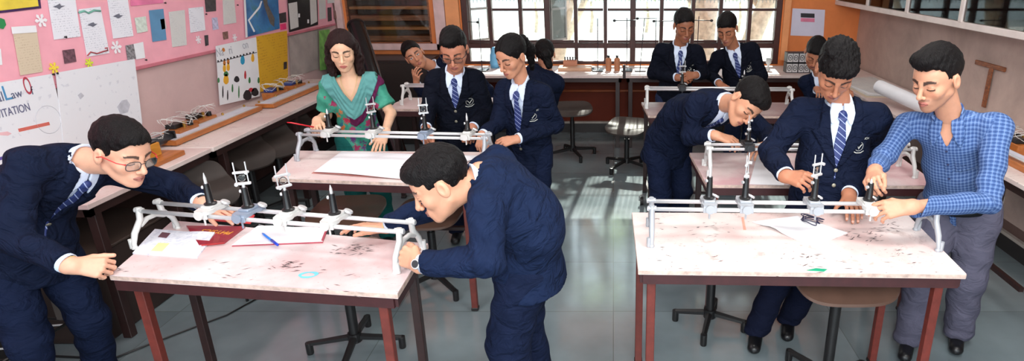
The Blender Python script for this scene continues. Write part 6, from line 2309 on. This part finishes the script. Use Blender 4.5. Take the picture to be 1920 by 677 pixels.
def crest(root, torso, neck, Cf, size):
    """embroidered crest on the wearer's left breast: ring with a bird, name line above and ribbon below"""
    sil = simple('crest_silver', (200, 202, 196), .6, var=0)
    base = np.array(root['_base'])
    zc, xc = -.175, -.092
    def surf(x, z):
        ys = np.linspace(.0, .24, 160)
        q = np.stack([np.full(160, x), ys, np.full(160, z)], 1)
        t_ = torso(((q @ Cf.T) + neck).astype(F32))
        k = int(np.argmax(t_ > .0072)) if (t_ > .0072).any() else 100
        # outermost crossing
        inside = np.where(t_ < .0060)[0]
        k = inside[-1] + 1 if len(inside) else 80
        return Cf @ np.array([x, ys[min(k, 159)], z]) + neck - base
    k = size
    m = MB()
    m.tube([tuple(surf(xc + k * .020 * math.cos(a), zc + k * .020 * math.sin(a))) for a in [i * math.pi / 9 for i in range(18)]], .0010, 5, True)
    m.tube([tuple(surf(xc + k * a, zc + k * b)) for a, b in ((.013, .008), (.004, -.002), (0, -.013))], .0018, 5)
    m.tube([tuple(surf(xc + k * a, zc + k * b)) for a, b in ((-.014, .009), (-.006, .0), (.0, -.010))], .0022, 5)
    m.tube([tuple(surf(xc + k * a, zc + k * b)) for a, b in ((-.024, -.022), (-.01, -.029), (.01, -.029), (.024, -.022))], .0024, 5)
    m.build('crest', sil, root, smooth=True)
    # short raised stitches reading as the school's name line
    def glyph(mm, x, z, ch, h):
        segs = {'T': ((0, 1, 1, 1), (.5, 1, .5, 0)), 'H': ((0, 0, 0, 1), (1, 0, 1, 1), (0, .5, 1, .5)), 'E': ((0, 0, 0, 1), (0, 1, 1, 1), (0, .5, .8, .5), (0, 0, 1, 0)),
                'A': ((0, 0, .5, 1), (.5, 1, 1, 0), (.2, .4, .8, .4)), 'I': ((.5, 0, .5, 1),), 'R': ((0, 0, 0, 1), (0, 1, 1, .8), (1, .8, 0, .5), (.2, .5, 1, 0)),
                'S': ((1, 1, 0, .8), (0, .8, 1, .3), (1, .3, 0, 0)), 'B': ((0, 0, 0, 1), (0, 1, 1, .75), (1, .75, 0, .5), (0, .5, 1, .25), (1, .25, 0, 0)), 'N': ((0, 0, 0, 1), (0, 1, 1, 0), (1, 0, 1, 1)), 'O': ((0, 0, 0, 1), (0, 1, 1, 1), (1, 1, 1, 0), (1, 0, 0, 0)), 'C': ((1, 1, 0, 1), (0, 1, 0, 0), (0, 0, 1, 0))}[ch]
        for (a, b, c_, d_) in segs:
            mm.tube([tuple(surf(x - a * h * .7, z + b * h)), tuple(surf(x - c_ * h * .7, z + d_ * h))], .0007, 4)
    mm = MB()
    h = .0085 * k
    x = xc + .042 * k
    for ch in 'THE AIR SCH':
        if ch != ' ':
            # the wearer's right is +x, so reading order runs towards -x
            glyph(mm, x, zc + .030 * k, ch, h)
        x -= h * .92
    mm.build('crest_lettering', sil, root)
FIST = (62, 66, 66, 66)
RELAX = (28, 30, 34, 38)
UP = (0, 0, 1)
info = {}
# --- boy bending at the left end of the front left table
info['a'] = person(dict(label='boy in navy blazer and red-sided spectacles bending over the front left table', hip=(-2.40, 2.28, .80), neck=(-2.115, 2.33, 1.165), waist_push=(-.07, 0, .06),
    fwd=(.84, -.30, -.48), hipfwd=(.9, -.4, 0), head=(-1.915, 2.30, 1.205), look=(.88, -.28, -.36), hup=(.25, .0, 1), hscale=1.06, skin=(216, 164, 138), hair='short', seed=3,
    ER=(-2.19, 2.04, .955), WR=(-1.965, 2.005, .862), handR=dict(dir=(.80, .40, -.30), dorsal=(.10, -.72, .62), curl=((50, 45, 20), (52, 48, 20), (54, 50, 22), (56, 50, 22)), thumb=(-.25, .95, .10), tbend=8),
    EL=(-2.0, 2.64, .935), WL=(-1.80, 2.515, .905), handL=dict(dir=(.93, -.12, -.28), dorsal=(.2, -.35, .9), curl=(14, 20, 26, 30), thumb=(-.5, .8, -.3)),
    FR=(-2.43, 2.14, 0), FL=(-2.41, 2.44, 0), scale=1.0, bulk=1.12, vwidth=.040, pelvis_up=(.25, 0, 1), glasses=((60, 56, 56), (206, 44, 50)), tie=True, button=-.24, hem=.12, cuff=.03,
    wear=(('L', 'black'), ('R', 'thread')), res=1.0))
# --- boy bending in profile at the right end of the same table
info['b'] = person(dict(label='boy in blue blazer bending in profile over the right end of front left table', pelvis_up=(-.12, 0, 1), hip=(-.35, 2.24, .79), neck=(-.475, 2.12, 1.165), waist_push=(.075, -.02, .03),
    fwd=(-.80, .10, -.55), hipfwd=(-1, 0, 0), head=(-.610, 2.05, 1.165), look=(-.84, -.20, -.50), hup=(-.3, 0, 1), hscale=1.06, skin=(206, 152, 124), hair='crop', seed=5,
    EL=(-.425, 1.88, .945), WL=(-.69, 1.955, .895), handL=dict(dir=(-.80, .56, .10), dorsal=(-.25, -.86, .38), curl=((58, 55, 25), (62, 60, 30), (66, 62, 30), (70, 62, 30)), thumb=(-.05, .95, -.30), tbend=10),
    WR=(-.955, 2.36, .858), poleR=(0, .2, -1), handR=dict(dir=(-.93, -.10, .12), dorsal=(.05, .15, .95), curl=(12, 16, 18, 22), thumb=(-.65, .75, -.1)),
    FR=(-.35, 2.40, 0), FL=(-.39, 2.16, 0), scale=1.0, bulk=1.16, cloth_mat=cloth('blue_navy_blazer', (23, 34, 60), wr=.9), trouser_mat=NAVY_T, leg_r=(.108, .088, .078), button=-.24, hem=.13, cuff=.035,
    wear=(('L', 'watch'), ('R', 'thread')), wearoff=.015))
# --- woman teacher
info['c'] = person(dict(label='woman in teal flowered kurta and green scarf standing behind the middle table', fem=True, hip=(-1.72, 4.05, .78), neck=(-1.715, 4.0, 1.195),
    fwd=(.25, -.95, -.06), head=(-1.715, 3.95, 1.375), look=(.26, -.88, -.26), hup=(.04, -.2, 1), hscale=1.03, skin=(222, 178, 148), lip=(176, 84, 84), hair='long', hairmat=HAIRB, seed=8, shoulder=.142,
    ER=(-1.905, 4.0, .945), WR=(-1.875, 3.80, .955), handR=dict(dir=(.25, -.85, -.22), dorsal=(-.25, -.15, .9), curl=(34, 40, 46, 50), thumb=(-.2, .9, -.35)),
    EL=(-1.475, 4.0, .955), WL=(-1.445, 3.78, .885), handL=dict(dir=(-.15, -.75, -.55), dorsal=(.1, -.50, .8), curl=(10, 12, 14, 18), thumb=(-.6, .7, -.1)),
    FR=(-1.80, 4.05, 0), FL=(-1.62, 4.05, 0), scale=.95, bulk=.98, clothes='kurta', cloth_mat=kurta_mat(), trouser_mat=cloth('teal_salwar', (30, 96, 92)), bare_arms=True, hem=.26, res=1.15))
# --- boy with spectacles in the dark blazer
info['d'] = person(dict(label='boy in very dark blazer with spectacles and crest, standing behind middle table', hip=(-1.075, 4.16, .77), neck=(-1.045, 4.07, 1.218), fwd=(.12, -.98, -.15),
    head=(-1.0, 3.92, 1.385), look=(.06, -.84, -.48), hup=(0, -.4, 1), hscale=1.06, skin=(186, 124, 98), hair='quiff', seed=11, shoulder=.140,
    ER=(-1.235, 4.02, .96), WR=(-1.20, 3.83, .895), handR=dict(dir=(.08, -.70, -.70), dorsal=(-.35, -.60, .65), curl=FIST, thumb=(-.1, .9, -.4)),
    EL=(-.865, 4.12, .95), WL=(-.93, 3.95, .87), handL=dict(dir=(-.1, -.7, -.7), dorsal=(.35, -.6, .6), curl=FIST, thumb=(-.1, .9, -.4)),
    FR=(-1.14, 4.12, 0), FL=(-.96, 4.12, 0), scale=.94, cloth_mat=NAVY2, trouser_mat=NAVY_D, glasses=((70, 50, 46), (40, 34, 34)), crest=1.15, button=-.22, res=1.15))
# --- girl with ponytail
info['e'] = person(dict(label='girl with ponytail in navy blazer standing at right end of middle table', fem=True, hip=(-.56, 3.98, .75), neck=(-.575, 3.88, 1.175), fwd=(-.34, -.93, -.08),
    head=(-.625, 3.82, 1.36), look=(-.50, -.74, -.42), hup=(-.12, -.2, 1), hscale=1.05, skin=(192, 136, 108), lip=(150, 80, 74), hair='tied', seed=14, shoulder=.142,
    ER=(-.745, 3.90, .92), WR=(-.825, 3.74, .875), handR=dict(dir=(.0, -.72, -.55), dorsal=(-.2, -.5, .8), curl=FIST, thumb=(-.1, .9, -.4)),
    EL=(-.375, 3.92, .90), WL=(-.605, 3.70, .862), handL=dict(dir=(-.92, -.30, -.10), dorsal=(.1, -.55, .8), curl=(30, 34, 38, 42), thumb=(-.3, .9, -.3)),
    FR=(-.64, 3.99, 0), FL=(-.47, 4.0, 0), scale=.94, cloth_mat=NAVY, trouser_mat=NAVY_T, crest=1.1, button=-.32, tie_len=-.36, tie_out=.012, bulk=1.04, hem=.16, res=1.15))
# --- boy peeking from behind
info['f'] = person(dict(label='boy with tilted head peering out from behind the boy in spectacles', hip=(-1.30, 5.80, .74), neck=(-1.62, 5.62, 1.00), fwd=(.05, -.98, -.15),
    head=(-1.765, 5.52, 1.125), look=(.32, -.94, .0), hup=(-.50, -.1, .85), hscale=1.05, skin=(190, 132, 104), hair='short', seed=17, shoulder=.145, open_eyes=True,
    WR=(-1.74, 5.42, .90), WL=(-1.25, 5.5, .86), handR=dict(dir=(.2, -.5, .8), dorsal=(-.3, -.9, 0), curl=RELAX), handL=dict(dir=(0, -1, 0), dorsal=UP, curl=RELAX),
    FR=(-1.38, 5.75, 0), FL=(-1.2, 5.8, 0), scale=.93, button=-.22, res=1.6))
# --- girl seen from behind
info['g'] = person(dict(label='girl with tied dark hair seen from behind, near the window bench', fem=True, hip=(-.72, 5.02, .74), neck=(-.56, 5.28, 1.00), waist_push=(0, .0, .05), fwd=(.15, .95, -.25),
    head=(-.585, 5.32, 1.155), look=(-.1, .92, -.36), hup=(-.1, .1, 1), hscale=1.04, skin=(186, 130, 104), hair='bun', seed=19, shoulder=.135,
    WR=(-.56, 5.50, .88), WL=(-.66, 5.50, .88), poleR=(-.2, 0, -1), poleL=(0, 0, -1), handR=dict(dir=(0, 1, -.1), dorsal=UP, curl=RELAX), handL=dict(dir=(0, 1, -.1), dorsal=UP, curl=RELAX),
    FR=(-.66, 5.0, 0), FL=(-.80, 5.0, 0), scale=.92, tie=False, shirt_front=False, res=1.6))
# --- two standing boys by the window
info['h'] = person(dict(label='tallest boy standing by the window, dark blazer, hands joined on a needle stand', hip=(.53, 5.33, .79), neck=(.555, 5.26, 1.235), fwd=(.06, -1, -.05),
    head=(.578, 5.17, 1.415), look=(.16, -.88, -.36), hup=(0, -.3, 1), hscale=1.05, skin=(150, 96, 70), hair='short', seed=23, shoulder=.160,
    ER=(.345, 5.30, 1.00), WR=(.535, 5.10, 1.00), handR=dict(dir=(.80, -.45, .05), dorsal=(-.2, -.70, .6), curl=(48, 50, 52, 54), thumb=(-.1, .9, -.2)),
    EL=(.775, 5.30, 1.00), WL=(.68, 5.10, 1.02), handL=dict(dir=(-.80, -.45, 0), dorsal=(.2, -.7, .6), curl=(50, 50, 52, 54), thumb=(-.1, .9, -.2)),
    FR=(.45, 5.30, 0), FL=(.62, 5.32, 0), scale=.96, cloth_mat=NAVY2, trouser_mat=cloth('slate_trousers', (38, 46, 72), wr=.5), crest=1.0, button=-.24, res=1.4))
info['i'] = person(dict(label='boy in dark blazer leaning in beside the tallest boy, looking down', hip=(1.17, 5.48, .78), neck=(1.045, 5.42, 1.195), fwd=(-.12, -.98, -.18),
    head=(.955, 5.30, 1.375), look=(-.32, -.80, -.44), hup=(-.22, -.3, 1), hscale=1.05, skin=(170, 112, 84), hair='crop', seed=29, shoulder=.160,
    ER=(.86, 5.46, .97), WR=(.90, 5.22, .93), handR=dict(dir=(.2, -.9, -.2), dorsal=(-.2, -.3, .9), curl=RELAX),
    EL=(1.30, 5.40, .95), WL=(1.14, 5.17, .92), handL=dict(dir=(-.3, -.9, -.2), dorsal=(.2, -.3, .9), curl=RELAX),
    FR=(1.08, 5.48, 0), FL=(1.26, 5.50, 0), scale=.95, cloth_mat=NAVY2, trouser_mat=cloth('slate_trousers', (38, 46, 72), wr=.5), crest=1.0, button=-.24, res=1.4))
# --- boy bending over the inner right table
info['j'] = person(dict(label='boy in navy blazer bending low with his eye at the inner right lens holder', hip=(.37, 3.95, .78), neck=(.640, 3.55, 1.125), waist_push=(-.03, .04, .06), fwd=(.30, -.74, -.60), hipfwd=(.4, -.9, 0),
    head=(.740, 3.38, 1.170), look=(.16, -.72, -.66), hup=(.62, -.35, .58), hscale=1.10, skin=(206, 150, 120), hair='crop', seed=31, shoulder=.165,
    ER=(.455, 3.52, .93), WR=(.590, 3.40, .968), handR=dict(dir=(.92, -.22, -.22), dorsal=(.10, -.35, .93), curl=(26, 30, 34, 40), thumb=(-.45, .8, -.35)),
    EL=(.93, 3.62, .92), WL=(.90, 3.40, .92), handL=dict(dir=(-.7, -.5, -.1), dorsal=(0, -.3, .95), curl=RELAX),
    FR=(.30, 3.95, 0), FL=(.46, 4.10, 0), scale=1.0, button=-.24, hem=.14, bulk=1.08, trouser_mat=NAVY_T, cuff=.035, res=1.1))
# --- boy in tie at the front right table
info['k'] = person(dict(label='boy in navy blazer and striped tie looking down behind the front right table', hip=(1.07, 2.89, .80), neck=(1.085, 2.90, 1.262), fwd=(-.18, -.95, -.26),
    head=(1.005, 2.78, 1.445), look=(-.15, -.70, -.68), hup=(-.05, -.6, 1), hscale=1.08, skin=(178, 120, 92), hair='tousled', seed=37, shoulder=.170,
    ER=(.765, 2.86, 1.03), WR=(.785, 2.64, .985), handR=dict(dir=(.52, -.78, .12), dorsal=(-.50, -.42, .72), curl=((48, 45, 20), (52, 48, 24), (54, 50, 24), (56, 50, 24)), thumb=(-.02, .93, .02), tbend=12),
    EL=(1.30, 3.02, .98), WL=(1.105, 2.70, .872), handL=dict(dir=(-.12, -.95, -.18), dorsal=(0, -.18, .98), curl=(14, 16, 18, 20), thumb=(-.7, .7, -.1)),
    FR=(.76, 2.82, 0), FL=(.96, 2.93, 0), toe=(-.3, -1, 0), scale=1.04, bulk=1.10, button=-.28, crest=1.05, cloth_mat=NAVY, trouser_mat=NAVY_D, hem=.12, vwidth=.056))
# --- man in the checked shirt
info['l'] = person(dict(label='man in blue checked shirt and grey trousers at the right end of front right table', hip=(1.69, 2.80, .775), neck=(1.480, 2.645, 1.262), fwd=(-.62, -.76, -.14), hipfwd=(-.5, -.85, 0),
    head=(1.355, 2.575, 1.443), look=(-.80, -.44, -.36), hup=(-.12, -.05, 1), hscale=1.07, skin=(202, 148, 120), hair='quiff', seed=41, shoulder=.172, stubble=.38, lip=(170, 96, 88), brow=1.25,
    ER=(1.235, 2.69, 1.055), WR=(1.130, 2.530, 1.045), handR=dict(dir=(-.45, -.85, -.12), dorsal=(-.62, -.05, .75), curl=((46, 48, 26), (50, 52, 26), (54, 54, 26), (58, 54, 26)), thumb=(-.05, .92, -.42), tbend=10),
    EL=(1.565, 2.40, .955), WL=(1.190, 2.300, .972), handL=dict(dir=(-.96, .12, -.16), dorsal=(-.05, -.66, .72), curl=((26, 34, 20), (34, 38, 20), (42, 42, 20), (48, 44, 20)), thumb=(-.10, .92, -.32), tbend=6),
    FR=(1.53, 2.74, 0), FL=(1.82, 2.80, 0), scale=1.04, clothes='shirt', cloth_mat=plaid_mat(), trouser_mat=GREYT, belt=True, bulk=1.02, hem=-.06, cuff=.02, leg_r=(.105, .080, .068)))
# --- boy almost hidden behind
info['m'] = person(dict(label='boy almost hidden behind the boy in striped tie, only dark hair showing', hip=(1.92, 5.45, .72), neck=(1.80, 5.36, .98), fwd=(-.3, -.9, -.2),
    head=(1.70, 5.25, 1.185), look=(-.2, -.7, -.65), hup=(0, -.6, .8), hscale=1.05, skin=(180, 120, 92), hair='short', seed=43, shoulder=.15,
    WR=(1.74, 5.22, .88), WL=(1.98, 5.2, .88), handR=dict(dir=(0, -1, -.1), dorsal=UP, curl=RELAX), handL=dict(dir=(0, -1, -.1), dorsal=UP, curl=RELAX),
    FR=(1.85, 5.42, 0), FL=(2.0, 5.42, 0), scale=.93, res=1.8))

# --- the woman's scarf: two bands from the shoulders meeting low on the chest
root, I = info['c']
def scarf(kind):
    nk, Cf = I['neck'], I['Cf']
    def f(q):
        w = (q @ Cf.T.astype(F32)) + nk.astype(F32)
        t = smin(I['torso'](w), I['arms'](w), .03)
        x, z = q[:, 0], q[:, 2]
        ax = np.abs(x)
        front = q[:, 1] > -.035
        zi = np.interp(ax, F32([0, .040, .075, .10, .15, .175]), F32([-.135, -.075, .0, .06, .05, -.02]))
        zo = np.interp(x, F32([-.18, -.15, -.10, -.05, 0, .05, .10, .14, .175]), F32([.0, -.065, -.155, -.225, -.255, -.220, -.150, -.065, .0]))
        fold = np.sin((z - zi) * 130 + 14 * ax + np.sin(x * 30))
        if kind == 0:
            reg = np.maximum(z - zi, zo - z)
            d = np.maximum(np.abs(t - .011 - fold * .0028) - .006, reg * .7)
        else:
            reg = np.maximum(np.maximum(z - zo - .012, (zo - .050) - z), x - .03)
            d = np.maximum(np.abs(t - .007 - fold * .002) - .005, reg * .7)
        return np.where(front, d, .06)
    return f
scm = cloth('scarf_green', (92, 148, 146), .08, .8, .3)
scb = cloth('scarf_maroon', (86, 30, 66), .2, .8, .3)
for kind, mt, nm in ((1, scb, 'scarf_border'), (0, scm, 'scarf')):
    v, f = polygonise(scarf(kind), (-.21, -.06, -.34), (.21, .24, .10), .0042)
    mesh_obj(nm, v @ I['Cf'].T + I['neck'], f, mt, root, frame=(I['neck'], I['Cf']))
nkl = MB().tube([tuple(I['Cf'] @ np.array(p) + I['neck'] - I['base']) for p in ((.052, .02, .02), (.045, .075, -.02), (.022, .098, -.075), (.0, .108, -.105), (-.022, .098, -.075), (-.045, .075, -.02), (-.052, .02, .02))], .0015, 5).build('necklace', simple('thread_gold', (210, 180, 120), .4, var=0), root, smooth=True)
# red pen in her right hand
pr = thing('red_pen', 'red pen held in the right hand of the woman in teal kurta', 'pen', (-1.90, 3.66, .965))
MB().tube([(-.075, -.03, .022), (-.055, -.02, .018), (.06, .02, -.02)], [.003, .0045, .0045], 8).build('barrel', simple('pen_red', (206, 30, 44), .35, var=0), pr, smooth=True)
# small dark spectacle loop held by the man's left hand fingers
lp = thing('dark_loop', 'small dark loop pinched in the left hand of the man in checked shirt', 'loop', (1.115, 2.30, .955))
MB().tube([(.018 * math.cos(a), .0, .006 * math.sin(a)) for a in [i * math.pi / 8 for i in range(16)]], .003, 6, True).build('loop', blackp, lp, smooth=True)
